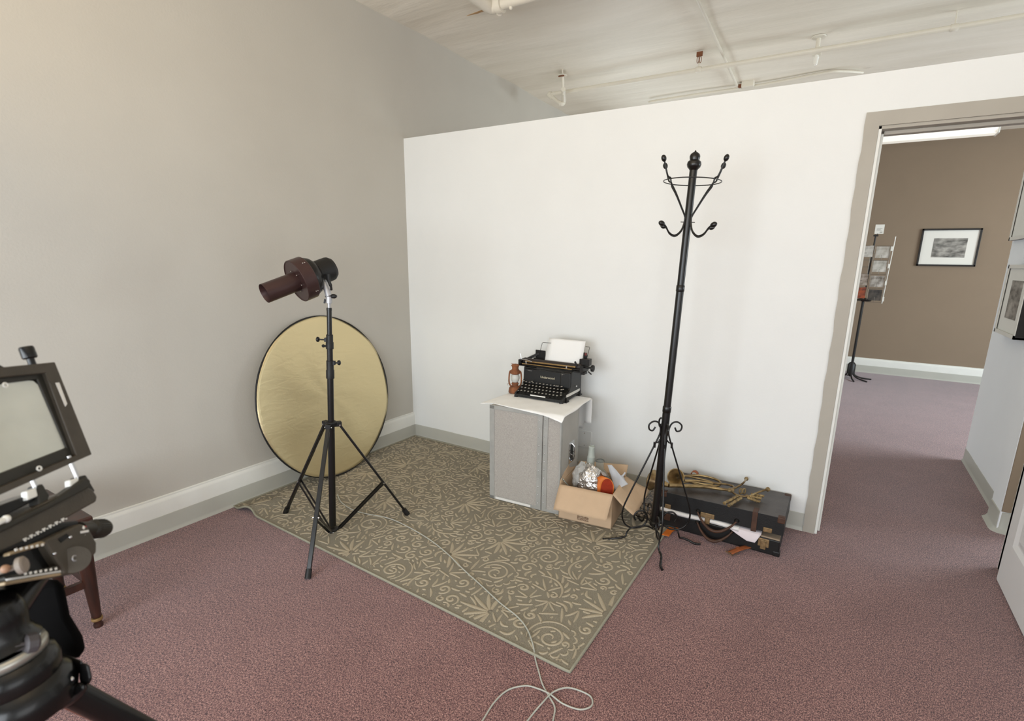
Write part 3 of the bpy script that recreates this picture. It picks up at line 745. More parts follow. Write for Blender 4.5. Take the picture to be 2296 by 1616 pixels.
# ------------------------------------------------------------------ typewriter
ZT = TH + .0155
U_ = Vector((math.cos(math.radians(2.7)), math.sin(math.radians(2.7)), 0)); V_ = Vector((-U_.y, U_.x, 0)); O_ = Vector((1.326, -.429, ZT))
TM = Matrix(((U_.x, V_.x, 0, O_.x), (U_.y, V_.y, 0, O_.y), (0, 0, 1, O_.z), (0, 0, 0, 1)))
tw = thing('typewriter', 'old black manual typewriter with a blank sheet, standing on the white cloth', 'typewriter', O_)
W_ = .355
b = MB(TM)
side = [(0, .004), (0, .026), (.02, .034), (.06, .046), (.105, .068), (.122, .10), (.128, .175), (.135, .186), (.285, .186), (.292, .178), (.292, .018), (.26, .012), (.03, .004)]
for x0 in (0, W_ - .014): b.prism([(x0, y, z) for y, z in side], (.014, 0, 0))
b.box((.010, .002, .004), (W_ - .01, .020, .022)); b.box((.01, .118, .085), (W_ - .01, .126, .172)); b.box((.01, .126, .05), (W_ - .01, .29, .150)); b.box((.01, .128, .172), (W_ - .01, .136, .180)); b.box((.01, .018, .006), (W_ - .01, .13, .012))
b.prism([(.012, .018, .020), (.012, .118, .072), (.012, .118, .012), (.012, .018, .012)], (W_ - .024, 0, 0))
b.build('body', M['tw_black'], tw, smooth=0, bevel=.003)
b = MB(TM); b.box((W_ - .075, .110, .075), (W_ - .002, .128, .178)); b.build('side_cover', M['tw_black'], tw, smooth=0, bevel=.006)
for x0 in (.008, W_ - .016):
    for y0 in (.012, .255): MB(TM).lathe([(.014, 0), (.013, .010), (.009, .014)], (x0, y0, -.0005), n=14).build('foot', M['black_plastic'], tw)
for y0 in (.03, .245):
    MB(TM).box((W_ - .002, y0, -.0005), (W_ + .012, y0 + .045, .008)).box((W_ - .002, y0 + .012, .006), (W_ + .008, y0 + .034, .032)).build('foot_bracket', M['tw_dark'], tw, smooth=0, bevel=.002)
MB(TM).box((W_, .05, .030), (W_ + .001, .27, .048)).build('side_label', M['white_sticker'], tw, smooth=0)
k = MB(TM); k.cyl((W_, .17, .085), (W_ + .016, .17, .085), .003, n=8); k.ball((W_ + .017, .17, .085), .006, n=10); k.build('side_knob', M['chrome'], tw)
# keys
kb = MB(TM); kb.lathe([(.0070, 0), (.0080, .0012), (.0080, .0030), (.0074, .0036), (.0066, .0030), (.0066, .0026)], (0, 0, 0), n=14, caps=False); kb.k = 1; kb.lathe([(0, .0028), (.0066, .0028)], (0, 0, 0), n=14, caps=False); kb.k = 2; kb.cyl((0, .004, -.016), (0, .0, 0), .0012, n=6)
key0 = None
rows = [(.028, .040, .030, 11), (.050, .056, .022, 12), (.072, .071, .014, 12), (.094, .086, .030, 11)]
sp = .0262
ext = [(.018, .094, .090), (.080, .098, .092), (.262, .098, .084), (.315, .088, .070), (.012, .034, .034), (.322, .040, .044)]
for (y, z, x0, n) in rows + [None]*0:
    for i in range(n):
        pos = (x0 + .008 + i * sp, y, z)
        if key0 is None: key0 = kb.build('key', [M['chrome'], M['key_face'], M['tw_dark']], tw); kloc = pos
        o = key0 if (pos == kloc and key0.location.length < 1e-9) else key0.copy()
        if o is not key0: C.objects.link(o); o.parent = tw
        o.location = (TM.to_3x3() @ Vector(pos))
for pos in ext:
    o = key0.copy(); C.objects.link(o); o.parent = tw; o.location = TM.to_3x3() @ Vector(pos)
s_ = MB(TM); s_.box((.085, .006, .024), (.255, .016, .031)); s_.build('space_bar', M['tw_dark'], tw, smooth=0, bevel=.003)
s_ = MB(TM); s_.box((.118, .0035, .0225), (.228, .0045, .030)); s_.build('space_bar_strip', M['white_sticker'], tw, smooth=0)
# carriage
c = MB(TM)
c.cyl((-.030, .185, .212), (.405, .185, .212), .0195, n=24); c.build('platen', mat('platen_rubber', (45, 38, 36), .45), tw)
c = MB(TM); c.box((-.045, .150, .180), (.41, .235, .190)).box((-.052, .140, .182), (-.034, .24, .224)).box((.402, .140, .182), (.424, .245, .230)).box((-.05, .142, .196), (.41, .148, .204))
c.box((.02, .225, .19), (.36, .233, .232)); c.build('carriage_frame', M['tw_dark'], tw, smooth=0, bevel=.002)
cc = MB(TM); cc.cyl((.0, .146, .216), (.37, .146, .216), .0050, n=10); cc.cyl((-.02, .138, .199), (.35, .138, .199), .0035, n=8); cc.build('scale_rod', M['brass_dull'], tw)
for x in (.005, .305): MB(TM).box((x, .136, .194), (x + .010, .147, .218)).build('margin_stop', M['chrome'], tw, smooth=0, bevel=.002)
for i in range(17): pass
c = MB(TM)
c.cyl((.42, .188, .214), (.470, .188, .214), .007, n=12); c.lathe([(.012, 0), (.021, .003), (.0225, .010), (.021, .018), (.012, .021)], (.462, .188, .212), (1, 0, 0), n=22); c.build('platen_knob', M['black_plastic'], tw)
c = MB(TM); c.box((.375, .195, .225), (.428, .245, .262)).box((.395, .18, .225), (.45, .225, .268)).box((.405, .15, .17), (.432, .20, .186)); c.bar((.44, .19, .188), (.462, .20, .168), .006, .008); c.bar((.375, .158, .222), (.362, .152, .252), .004, .012); c.build('carriage_gear', M['tw_dark'], tw, smooth=0, bevel=.003)
c = MB(TM); c.tube(spline([(-.040, .15, .215), (-.010, .135, .228), (.03, .125, .229), (.065, .118, .222)], 6), .0028, n=8); c.tube(spline([(-.040, .165, .215), (-.045, .165, .24), (-.052, .165, .262)], 5), .0018, n=6); c.build('return_lever', M['chrome'], tw)
c = MB(TM); c.bar((-.03, .21, .215), (.055, .25, .262), .03, .016); c.box((.030, .235, .215), (.105, .243, .285)); c.build('paper_table', M['tw_dark'], tw, smooth=0, bevel=.002)
c = MB(TM); c.box((.385, .235, .24), (.41, .243, .300)); c.build('paper_guide', M['tw_dark'], tw, smooth=0, bevel=.002)
for xa, xb in ((.078, .145), (.425, .395)):
    c = MB(TM); c.tube([(xa - .012, .232, .270), (xa, .240, .335), (xa + (xb - xa) * .1, .241, .340), (xb, .243, .340)], .0017, n=6); c.build('paper_bail', M['tw_dark'], tw)
c = MB(TM); c.box((.40, .22, .285), (.412, .232, .300)); c.build('shift_tab', mat('red_tab', (110, 40, 34), .5), tw, smooth=0)
pp = MB(TM); pp.grid(lambda a_, t_: (.118 + .268 * a_ + .004 * t_, .203 + .04 * t_ + .012 * t_ * t_, .213 + .160 * t_), 6, 12)
tag(pp.build('typing_paper', M['paper'], loc=O_, smooth=60, solid=.0006), 'blank white sheet of paper standing in the black typewriter', 'paper')
def text_mesh(name, s, size, m, parent, T, ext=.0003):
    cu = bpy.data.curves.new(name, 'FONT'); cu.body = s; cu.size = size; cu.extrude = ext; cu.align_x = 'CENTER'; cu.align_y = 'CENTER'
    o = bpy.data.objects.new(name + '_tmp', cu); C.objects.link(o)
    me = bpy.data.meshes.new_from_object(o.evaluated_get(bpy.context.evaluated_depsgraph_get())); bpy.data.objects.remove(o)
    q = MB(); q.v = [tuple(T @ v.co) for v in me.vertices]; q.f = [tuple(p.vertices) for p in me.polygons]; q.m = [0] * len(q.f)
    return q.build(name, m, parent, smooth=0)
TL = TM @ Matrix(((1, 0, 0, .185), (0, 0, -1, .117), (0, 1, 0, .128), (0, 0, 0, 1)))
text_mesh('maker_lettering', 'Underwood', .0215, M['gilt'], tw, TL)
g = MB(TM)
for i in range(3): g.ball((.288 + i * .010, .109, .166), .0025, n=8)
g.ball((.294, .109, .160), .0022, n=8); g.box((.035, .1165, .160), (.068, .118, .1625)); g.build('screws', M['chrome'], tw)

# ------------------------------------------------------------------ rusty lantern
ln_ = Vector((1.272, -.335, ZT + .001)); lt = thing('lantern', 'small rusty hurricane lantern beside the typewriter', 'lantern', ln_)
b = MB(); b.lathe([(.043, 0), (.045, .004), (.044, .016), (.040, .034), (.034, .042), (.022, .046), (.020, .052), (.024, .058), (.024, .066), (.018, .072)], ln_, n=28); b.build('fuel_tank', M['rust'], lt)
gl = MB(); gl.lathe([(.019, .074), (.026, .084), (.030, .100), (.029, .115), (.024, .128), (.022, .132)], ln_, n=24, caps=False); gl.build('globe', mat('dusty_glass', (222, 222, 216), .35, trans=.35, alpha=1), lt, smooth=70)
t = MB(); t.lathe([(.024, .128), (.034, .134), (.033, .150), (.026, .160), (.022, .162), (.022, .178), (.026, .184), (.028, .190), (.020, .197), (.006, .200)], ln_, n=26); t.build('chimney', M['rust'], lt)
lxv = Vector((.90, .42, 0)).normalized()
for s_ in (-1, 1):
    a = MB(); a.tube(spline([ln_ + lxv * s_ * .024 + Vector((0, 0, .150)), ln_ + lxv * s_ * .036 + Vector((0, 0, .146)), ln_ + lxv * s_ * .041 + Vector((0, 0, .12)), ln_ + lxv * s_ * .042 + Vector((0, 0, .075)), ln_ + lxv * s_ * .034 + Vector((0, 0, .05)), ln_ + lxv * s_ * .018 + Vector((0, 0, .042))], 7), .0052, n=10); a.build('side_tube', M['rust'], lt)
a = MB(); a.tube(spline([ln_ + lxv * .04 + Vector((0, 0, .07)), ln_ + lxv * .02 + Vector((0, -.03, .066)), ln_ - lxv * .02 + Vector((0, -.03, .066)), ln_ - lxv * .045 + Vector((0, -.01, .062)), ln_ - lxv * .055 + Vector((0, 0, .048))], 7), .0011, n=6); a.build('bail_wire', M['rust'], lt)
a = MB(); a.tube([ln_ + Vector((0, 0, .196)), ln_ - lxv * .03 + Vector((0, 0, .203))], .0012, n=6); a.build('lift_wire', M['rust'], lt)

# ================================================================== coat rack
M['iron'] = mat('black_wrought_iron', (13, 11, 10), 0.30, var=.2, vscale=30, spec=.55)
RB = Y(1467, 1172, -.6); RTp = Y(1555, 380, -.58); rx_ = (RTp - RB).normalized()
cr = thing('coat_rack', 'tall black iron coat rack with knobbed hooks and scrolled feet', 'coat rack', (RB.x, RB.y, 0))
def rk(v): return online(v, RB, RTp)
b1, b2 = rk(920), rk(645)
c = MB(); c.cyl(RB, b1, .0205, n=24); c.lathe([(.0205, 0), (.0225, .003), (.0225, .030), (.0205, .034)], b1 - rx_ * .01, rx_, n=24); c.build('lower_pole', M['iron'], cr)
c = MB(); c.cyl(b1, b2, .0190, n=24); c.lathe([(.019, 0), (.0208, .003), (.0208, .03), (.018, .034)], b2 - rx_ * .02, rx_, n=24); c.build('middle_pole', M['iron'], cr)
c = MB(); c.cyl(b2, RTp, .0180, n=24); c.build('upper_pole', M['iron'], cr)
c = MB(); c.lathe([(.018, -.004), (.022, .002), (.030, .010), (.0335, .022), (.031, .034), (.022, .042), (.0235, .050), (.0245, .058), (.021, .068), (.012, .075), (.005, .079), (.003, .084), (0, .086)], RTp, rx_, n=28); c.build('finial', M['iron'], cr)
rr_ = ((RTp - CAM).cross(Vector((0, 0, 1)))).normalized(); rr_ = (rr_ - rx_ * rr_.dot(rx_)).normalized(); rf_ = rx_.cross(rr_)
def pol(r, a, o, h=0): return o + (rr_ * math.cos(a) + rf_ * math.sin(a)) * r + rx_ * h
zring = rk(407); zat = rk(492)
hring = (zring - zat).dot(rx_)
ring = MB(); ring.tube([pol(.134, 2 * PI * i / 60, zring) for i in range(60)], .0026, n=8, closed=True); ring.build('hook_ring', M['iron'], cr, smooth=60)
def rod(pts, r, name, parent, kn=None, kd=None, kr=.0125):
    m = MB(); sp_ = spline(pts, 8); m.tube(sp_, r, n=10); o = m.build(name, M['iron'], parent, smooth=60)
    if kn is not None:
        d = (sp_[-1] - sp_[-2]).normalized(); k = MB(); k.ball(kn + d * .010, kr, 1, 1, 1.35, n=14, d=d); k.build('knob', M['iron'], o, smooth=80)
    return o
for a in (-.62, .62, PI - .62, PI + .62):
    top = pol(.165, a, zring, .078)
    rod([pol(.018, a, zat, -.03), pol(.019, a, zat, .01), pol(.045, a, zat, hring * .32), pol(.085, a, zat, hring * .68), pol(.114, a, zat, hring * .90), pol(.119, a, zring, -.006), pol(.122, a, zring, .006), pol(.133, a, zring, .010), pol(.142, a, zring, .022), top], .0038, 'upper_hook', cr, top, None, .0120)
    z0 = rk(487)
    e_ = pol(.136, a, rk(512), .010)
    rod([pol(.018, a, z0, .01), pol(.020, a, z0, -.03), pol(.034, a, z0, -.066), pol(.065, a, z0, -.088), pol(.098, a, z0, -.078), pol(.122, a, z0, -.050), e_], .0042, 'lower_hook', cr, e_, None, .0130)
c = MB()
for s_ in (-1, 1): c.tube([pol(.026 + .007 * math.cos(t), PI / 2 - s_ * PI / 2, rk(498), .0) + rf_ * .005 * math.sin(t) for t in [2 * PI * i / 10 for i in range(10)]], .0016, n=6, closed=True)
c.build('eyelets', M['iron'], cr, smooth=60)
# scrolled supports and knotted feet, four of each, standing on the floor
ft = [Z(1572, 1220, .004), Vector((2.19, -.36, .004)), Z(1352, 1208, .012), Z(1487, 1279, .004)]
for k, f in enumerate(ft):
    g = Vector((RB.x, RB.y, 0)); d = Vector((f.x - g.x, f.y - g.y, 0)); L_ = d.length; d.normalize()
    def q(r, z, j=0.0):
        o = lerp(RB, RTp, (z - RB.z) / (RTp.z - RB.z)); return Vector((o.x, o.y, z)) + d * r + Vector((-d.y, d.x, 0)) * j
    zt_ = .690
    prof = [(.070, .672), (.064, .662), (.052, .668), (.054, .690), (.072, .698), (.088, .682), (.086, .656), (.070, .645)]
    top = [(.052, .675), (.064, .655), (.083, .662), (.086, .688), (.064, .706), (.038, .700), (.024, .672), (.024, .635), (.045, .575), (.085, .47), (.130, .355), (.165, .262), (.183, .205), (.186, .155), (.168, .108), (.130, .083), (.088, .082), (.052, .105), (.043, .145), (.062, .180), (.098, .182), (.118, .155), (.108, .128)]
    rod([q(r, z) for r, z in top], .0046, 'scroll_support', cr)
    c = MB(); c.tube(spline([q(.020, .60), q(.030, .588), q(.040, .585), q(.047, .565)], 5), .004, n=8); c.obox(q(.046, .574), d, (0, 0, 1), (-d.y, d.x, 0), .010, .030, .012); c.build('clip', M['iron'], cr, smooth=60)
    s_ = L_ / .27
    pts = [(.006, .075, 0), (.040, .092, .004), (.085 * s_, .094, .008), (.125 * s_, .082, .006), (.142 * s_, .055, 0), (.150 * s_, .032, .006), (.175 * s_, .026, .010), (.205 * s_, .018, .004), (.232 * s_, .009, -.004), (.25 * s_, .007, -.004), (.268 * s_, .006 + f.z * .4, -.002)]
    m = MB(); sp_ = spline([q(r, z, j) for r, z, j in pts], 6); n_ = len(sp_); m.tube(sp_, [.0045 + .0018 * (i > n_ * .5) + .0008 * math.sin(i * 1.3) * (i > n_ * .5) for i in range(n_)], n=10); m.build('foot', M['iron'], cr, smooth=60)
c = MB(); c.lathe([(.021, -.016), (.027, -.008), (.027, .006), (.021, .012)], RB, rx_, n=24); c.build('base_collar', M['iron'], cr)

# ================================================================== cardboard box and what is in it
def card_mat():
    m = mat('kraft_cardboard', (196, 168, 138), 0.85, var=.05, vscale=9, bump=.25, bscale=120, stretch=(1, 1, 1)); return m
M['card'] = card_mat()
M['card_in'] = mat('kraft_cardboard_inside', (176, 144, 112), 0.9, var=.05, vscale=9, bump=.2, bscale=120)
BA, BB = Vector((1.806, -.666, .0095)), Vector((2.133, -.627, .0095)); bu = (BB - BA).normalized(); bv = Vector((-bu.y, bu.x, 0)); BW, BD, BH = (BB - BA).length, .297, .218
cb = thing('cardboard_box', 'open cardboard box of bottles and foil standing on the rug', 'box', BA)
def bp_(x, y, z): return BA + bu * x + bv * y + Vector((0, 0, z))
t_ = .004
BT = Matrix(((bu.x, bv.x, 0, BA.x), (bu.y, bv.y, 0, BA.y), (0, 0, 1, BA.z), (0, 0, 0, 1)))
w_ = MB(BT); w_.box((0, 0, 0), (BW, t_, BH)).box((0, BD - t_, 0), (BW, BD, BH)).box((0, 0, 0), (t_, BD, BH)).box((BW - t_, 0, 0), (BW, BD, BH)).box((0, 0, 0), (BW, BD, t_))
w_.build('walls', M['card'], cb, smooth=0)
def flap(pts, bend, name='flap'):
    """a flap hinged on pts[0]-pts[1], bowed a little"""
    a, b, c_, d_ = [Vector(p) for p in pts]; n = (b - a).cross(c_ - b).normalized()
    m = MB(); m.grid(lambda s_, t: lerp(lerp(a, b, s_), lerp(d_, c_, s_), t) + n * bend * math.sin(PI * t) , 12, 8)
    return m.build(name, M['card'], cb, smooth=50, solid=.0035)
flap([bp_(0, .002, BH), bp_(BW, .002, BH), bp_(BW - .012, -.076, .085), bp_(-.004, -.082, .090)], -.004)
flap([bp_(BW, .0, BH), bp_(BW, BD, BH), bp_(BW + .155, BD + .01, .155), bp_(BW + .125, .03, .098)], .006)
flap([bp_(BW, BD, BH), bp_(.0, BD, BH), bp_(.01, BD + .04, BH + .030), bp_(BW, BD + .045, BH + .060)], .003)
flap([bp_(0, BD, BH), bp_(0, .004, BH), bp_(-.006, .05, BH + .022), bp_(-.008, BD - .01, BH + .105)], .002)
w_ = MB(BT); w_.box((BW * .36, -.001, .012), (BW * .58, .0005, .064)); tp = w_.build('printed_label', mat('kraft_label', (198, 176, 148), .7, col2=(150, 120, 92), vscale=70, stretch=(1, 1, 3)), cb, smooth=0)
w_ = MB(BT)
for r_ in range(5):
    x = BW * .365
    while x < BW * .57:
        l = random.uniform(.004, .010); w_.box((x, -.0022, .018 + r_ * .009), (x + l, -.001, .0225 + r_ * .009)); x += l + .003
w_.build('print', mat('label_ink', (112, 82, 62), .7), tp, smooth=0)
M['glass'] = mat('clear_glass', (232, 238, 236), .04, trans=.92, ior=1.18, spec=.6)
M['frost'] = mat('frosted_glass', (222, 227, 220), .4, trans=.6, ior=1.15)
M['foil'] = mat('crumpled_foil', (214, 210, 204), .24, metal=.8, var=.12, vscale=22, bump=1.0, bscale=22)
for q_ in M['foil'].node_tree.nodes:
    if q_.type == 'BUMP': q_.inputs['Distance'].default_value = .03
M['film'] = mat('clear_plastic_film', (226, 226, 222), .22, trans=.55, ior=1.1, bump=1.0, bscale=26)
for q_ in M['film'].node_tree.nodes:
    if q_.type == 'BUMP': q_.inputs['Distance'].default_value = .02
M['orange'] = mat('orange_leather', (206, 110, 36), .55, var=.12, vscale=20)
M['red_leather'] = mat('dark_red_suede', (146, 44, 16), .9, var=.1, vscale=60, bump=.3, bscale=300)
M['bubble'] = mat('bubble_wrap', (206, 208, 212), .4, trans=.25, ior=1.1, bump=.8, bscale=90)
# tall frosted bottle
o_ = Y(1322, 1060, -.47) ; o_.z = .20
dec = MB(); o_ = Vector((1.900, -.455, .015)); 
dec.lathe([(.001, 0), (.050, 0), (.052, .02), (.052, .18), (.045, .23), (.026, .275), (.0225, .335), (.0235, .337), (.0235, .343), (.021, .345), (.018, .400), (.019, .402), (.019, .412), (.017, .414), (.014, .412), (.014, .30)], o_, (.03, .0, 1), n=28, caps=False)
tag(dec.build('glass_bottle', M['frost'], loc=o_, smooth=50), 'tall pale frosted bottle, the highest thing in the cardboard box', 'bottle')
o_ = Vector((1.974, -.462, .085)); fl = MB()
fl.lathe([(.001, 0), (.06, 0), (.078, .02), (.084, .07), (.078, .12), (.058, .165), (.036, .195), (.0245, .215), (.0235, .258), (.026, .262)], o_, n=36, caps=False)
fo = fl.build('flask', M['glass'], loc=o_, smooth=60, solid=.002); tag(fo, 'clear round flask with open neck in the cardboard box', 'flask')
lp = MB(); lp.tube([o_ + Vector((.026 * math.cos(t), .026 * math.sin(t), .262)) for t in [2 * PI * i / 30 for i in range(30)]], .0032, n=8, closed=True); lp.build('lip', mat('glass_lip', (120, 124, 120), .1, trans=.5), fo, smooth=60)
# foil crumpled round the flask
def crumple(c_, rx, ry, rz, seed, n1=44, n2=30, amp=.16, cut=0.0):
    from mathutils import noise
    m = MB()
    def fn(s_, t):
        a = 2 * PI * s_; b = PI * (cut + (1 - cut) * t)
        p = Vector((math.sin(b) * math.cos(a), math.sin(b) * math.sin(a), math.cos(b)))
        d = 1 + amp * noise.noise(p * 2.6 + Vector((seed, 0, 0))) + amp * .9 * abs(noise.noise(p * 6.0 + Vector((0, seed, 0)))) + amp * .4 * noise.noise(p * 13)
        return (c_[0] + p.x * rx * d, c_[1] + p.y * ry * d, c_[2] + p.z * rz * d)
    m.grid(fn, n1, n2); return m
tag(crumple((1.950, -.530, .212), .080, .060, .112, 3, amp=.16).build('crumpled_foil', M['foil'], loc=(1.93, -.56, .1), smooth=60, weld=True), 'crumpled silver foil round the bottles in the box', 'foil')
tag(crumple((1.885, -.515, .215), .062, .048, .110, 9, amp=.14).build('plastic_bag', M['film'], loc=(1.868, -.5, .16), smooth=60, weld=True), 'clear crumpled plastic bag at the left inside the box', 'bag')
# roll of orange leather with a dark red face, seen end-on
d_ = (Vector((.35, -.93, .12))).normalized(); ol = thing('leather_roll', 'bright orange leather roll with dark red face in the cardboard box', 'leather roll', (2.04, -.56, .12))
oc = Y(1361, 1094, -.56); xa = Vector((0, 0, 1)).cross(d_).normalized(); ya = d_.cross(xa)
outl = [(-.036, -.090), (-.038, -.02), (-.030, .030), (-.010, .054), (.016, .054), (.036, .026), (.040, -.01), (.038, -.04), (.050, -.090)]
sp_ = spline([oc + xa * a + ya * b for a, b in outl], 5)
m = MB(); n_ = len(sp_); m.v = [tuple(p) for p in sp_] + [tuple(p - d_ * .030 + RC @ Vector((-.040, .008, 0))) for p in sp_]; m.f = [(i, i + 1, n_ + i + 1, n_ + i) for i in range(n_ - 1)]; m.m = [0] * len(m.f); m.build('band', M['orange'], ol, smooth=70, solid=.003)
m = MB(); m.prism([p - d_ * .001 for p in sp_], -d_ * .003); m.build('face', M['red_leather'], ol, smooth=0)
# sheets and small things
def sheet(pts, bend, m_, name, label, cat, th=.002, nu=10, nv=14):
    a, b, c_, d2 = [Vector(p) for p in pts]; n = (b - a).cross(c_ - b).normalized()
    g = MB().grid(lambda s_, t: lerp(lerp(a, b, s_), lerp(d2, c_, s_), t) + n * (bend * math.sin(PI * t) + .002 * math.sin(9 * s_ + 5 * t)), nu, nv)
    o = g.build(name, m_, loc=a, smooth=60, solid=th); return tag(o, label, cat)
sheet([Y(1362, 1042, -.43), Y(1371, 1042, -.43), Y(1408, 1085, -.47), Y(1378, 1100, -.50)], .006, M['bubble'], 'bubble_wrap', 'folded grey bubble wrap leaning in the cardboard box', 'bubble wrap', .004)
gt = MB(); a, b = Y(1250, 1060, -.62), Y(1279, 1094, -.60); gt.lathe([(.0045, 0), (.0045, (b - a).length), (.0032, (b - a).length), (.0032, 0), (.0045, 0)], a, b - a, n=14, caps=False); tag(gt.build('glass_tube', M['glass'], loc=b, smooth=60), 'thin clear tube sticking out at the left of the box', 'tube')
j = MB(); a, b = Y(1391, 1067, -.44), Y(1400, 1083, -.45); dd = (b - a).normalized(); j.lathe([(.014, 0), (.015, .002), (.015, .03), (.011, .034), (.011, .040)], a, dd, n=18); k_ = j.build('plastic_connector', M['bubble'], loc=b, smooth=40); tag(k_, 'small translucent plastic connector near the right box flap', 'connector')
j = MB(); j.cyl(a + Vector((.012, 0, .0)), Y(1402, 1059, -.43), .0055, n=12); j.build('pipe', M['bubble'], k_)
j = MB(); a, b = Y(1345, 1073, -.52), Y(1359, 1057, -.51); dd = (b - a).normalized(); j.lathe([(.020, 0), (.020, .022), (.017, .030), (.018, .032), (.018, .040), (.012, .040)], a, dd, n=20); k_ = j.build('brown_jar', mat('amber_glass', (112, 66, 40), .12, trans=.4), loc=a, smooth=40); tag(k_, 'small amber jar above the orange leather roll', 'jar')
j = MB(); j.cyl(a + dd * .038, a + dd * .043, .0185, n=20); j.build('lid', mat('jar_lid_grey', (168, 158, 150), .35, metal=.3), k_)

# ================================================================== crocodile leather bag behind the box flap
def croc_mat():
    m, nt, b = _new('crocodile_leather'); N = nt.nodes; L = nt.links
    tc = N.new('ShaderNodeTexCoord'); v = N.new('ShaderNodeTexVoronoi'); v.feature = 'DISTANCE_TO_EDGE'; v.inputs['Scale'].default_value = 45; L.new(tc.outputs['Object'], v.inputs['Vector'])
    r = N.new('ShaderNodeValToRGB'); r.color_ramp.elements[0].position = .02; r.color_ramp.elements[0].color = srgb(26, 22, 18); r.color_ramp.elements[1].position = .18; r.color_ramp.elements[1].color = srgb(130, 112, 92)
    L.new(v.outputs['Distance'], r.inputs[0]); L.new(r.outputs[0], b.inputs['Base Color']); b.inputs['Roughness'].default_value = .4
    bp = N.new('ShaderNodeBump'); bp.inputs['Strength'].default_value = .8; bp.inputs['Distance'].default_value = .004; L.new(v.outputs['Distance'], bp.inputs['Height']); L.new(bp.outputs[0], b.inputs['Normal']); return m
M['croc'] = croc_mat()
j = MB(); j.prism([(2.165, -.385, .010), (2.325, -.405, .010), (2.325, -.405, .055), (2.285, -.400, .112), (2.225, -.392, .105)], (.0, .30, 0))
tag(j.build('crocodile_bag', M['croc'], loc=(2.25, -.25, .01), smooth=0, bevel=.012, seg=3), 'small crocodile-pattern leather bag between the box and the black suitcase', 'bag')

# ================================================================== black suitcase
M['case'] = mat('scuffed_black_leatherette', (17, 15, 14), .5, col2=(10, 9, 8), vscale=12, bump=.4, bscale=260)
M['case_top'] = mat('dusty_black_leatherette_sheen', (66, 59, 55), .34, col2=(46, 40, 37), vscale=14, bump=.4, bscale=260)  # paler lid top: dust, plus a grey sheen put into the colour
M['brown_leather'] = mat('worn_brown_leather', (70, 44, 29), .6, var=.25, vscale=30, bump=.3, bscale=150)
M['tan_leather'] = mat('tan_leather', (150, 84, 46), .6, var=.2, vscale=25, bump=.3, bscale=150)
M['hard'] = mat('tarnished_brass', (132, 108, 76), .5, metal=.5, var=.3, vscale=60)
sx0, sx1, sy0, sy1 = 2.345, 3.005, -.402, -.022
sc = thing('suitcase', 'old black suitcase lying by the wall with papers sticking out', 'suitcase', (2.68, -.21, 0))
j = MB(); j.box((sx0, sy0, .001), (sx1 - .004, sy1, .092)); ba = j.build('base', M['case'], sc, smooth=0, bevel=.006)
j = MB(); j.box((sx0 + .004, sy0 + .006, .09), (sx1 - .008, sy1 - .004, .100)); j.build('inner_rim', mat('worn_rim', (150, 132, 112), .6), ba, smooth=0)
def lidz(x): return (.013 * (1 - (x - sx0) / (sx1 - sx0)))
LTm = Matrix.Translation(Vector((sx0, sy0, .118))) @ Matrix.Rotation(-.016, 4, 'Y') @ Matrix.Rotation(-.03, 4, 'X')
j = MB(LTm); j.box((0, 0, 0), (sx1 - sx0 + .004, .380, .098)); j.k = 1; j.box((.002, .001, .0975), (sx1 - sx0 + .002, .379, .0990)); ld = j.build('lid', [M['case'], M['case_top']], sc, smooth=0, bevel=.006)
LW_ = sx1 - sx0 + .004
for x, y in ((LW_, 0), (LW_, .38), (0, 0), (0, .38)):
    c = MB(LTm); sxx = -1 if x else 1; syy = -1 if y else 1
    c.box((min(x - sxx * .002, x + sxx * .036), min(y - syy * .002, y + syy * .036), .066), (max(x - sxx * .002, x + sxx * .036), max(y - syy * .002, y + syy * .036), .101)); c.build('corner_cap', M['brown_leather'], ld, smooth=0, bevel=.006)
for x, y in ((sx1, sy0), (sx0, sy0)):
    c = MB(); q = -1 if x == sx1 else 1; c.box((min(x - q * .002, x + q * .036), y - .002, 0), (max(x - q * .002, x + q * .036), y + .034, .030)); c.build('corner_cap', M['case'], ba, smooth=0, bevel=.006)
c = MB(LTm); c.box((.505, -.004, -.012), (.532, .001, .098)).box((.505, -.004, .0975), (.532, .06, .1015)); c.build('strap', M['brown_leather'], ld, smooth=0, bevel=.001)
c = MB(LTm); c.box((.235, -.006, .0), (.312, .001, .030)); c.build('lock_plate', M['hard'], ld, smooth=0, bevel=.003)
c = MB(LTm); c.box((.262, -.008, -.034), (.290, -.002, .004)); c.build('hasp', M['hard'], ld, smooth=0, bevel=.002)
c = MB(LTm); c.box((.566, -.006, .002), (.610, .001, .028)); c.build('lock_plate', M['hard'], ld, smooth=0, bevel=.003)
c = MB(LTm); c.box((.03, -.006, .002), (.065, .001, .028)); c.build('lock_plate', M['hard'], ld, smooth=0, bevel=.003)
c = MB(); c.box((sx0 + .03, sy0 - .005, .045), (sx0 + .068, sy0 + .001, .088)); c.build('lock_plate', M['brown_leather'], ba, smooth=0, bevel=.003)
c = MB(); c.box((sx0 + .548, sy0 - .005, .040), (sx0 + .604, sy0 + .001, .088)).box((sx0 + .562, sy0 - .008, .026), (sx0 + .590, sy0, .080)); c.build('lock', M['hard'], ba, smooth=0, bevel=.003)
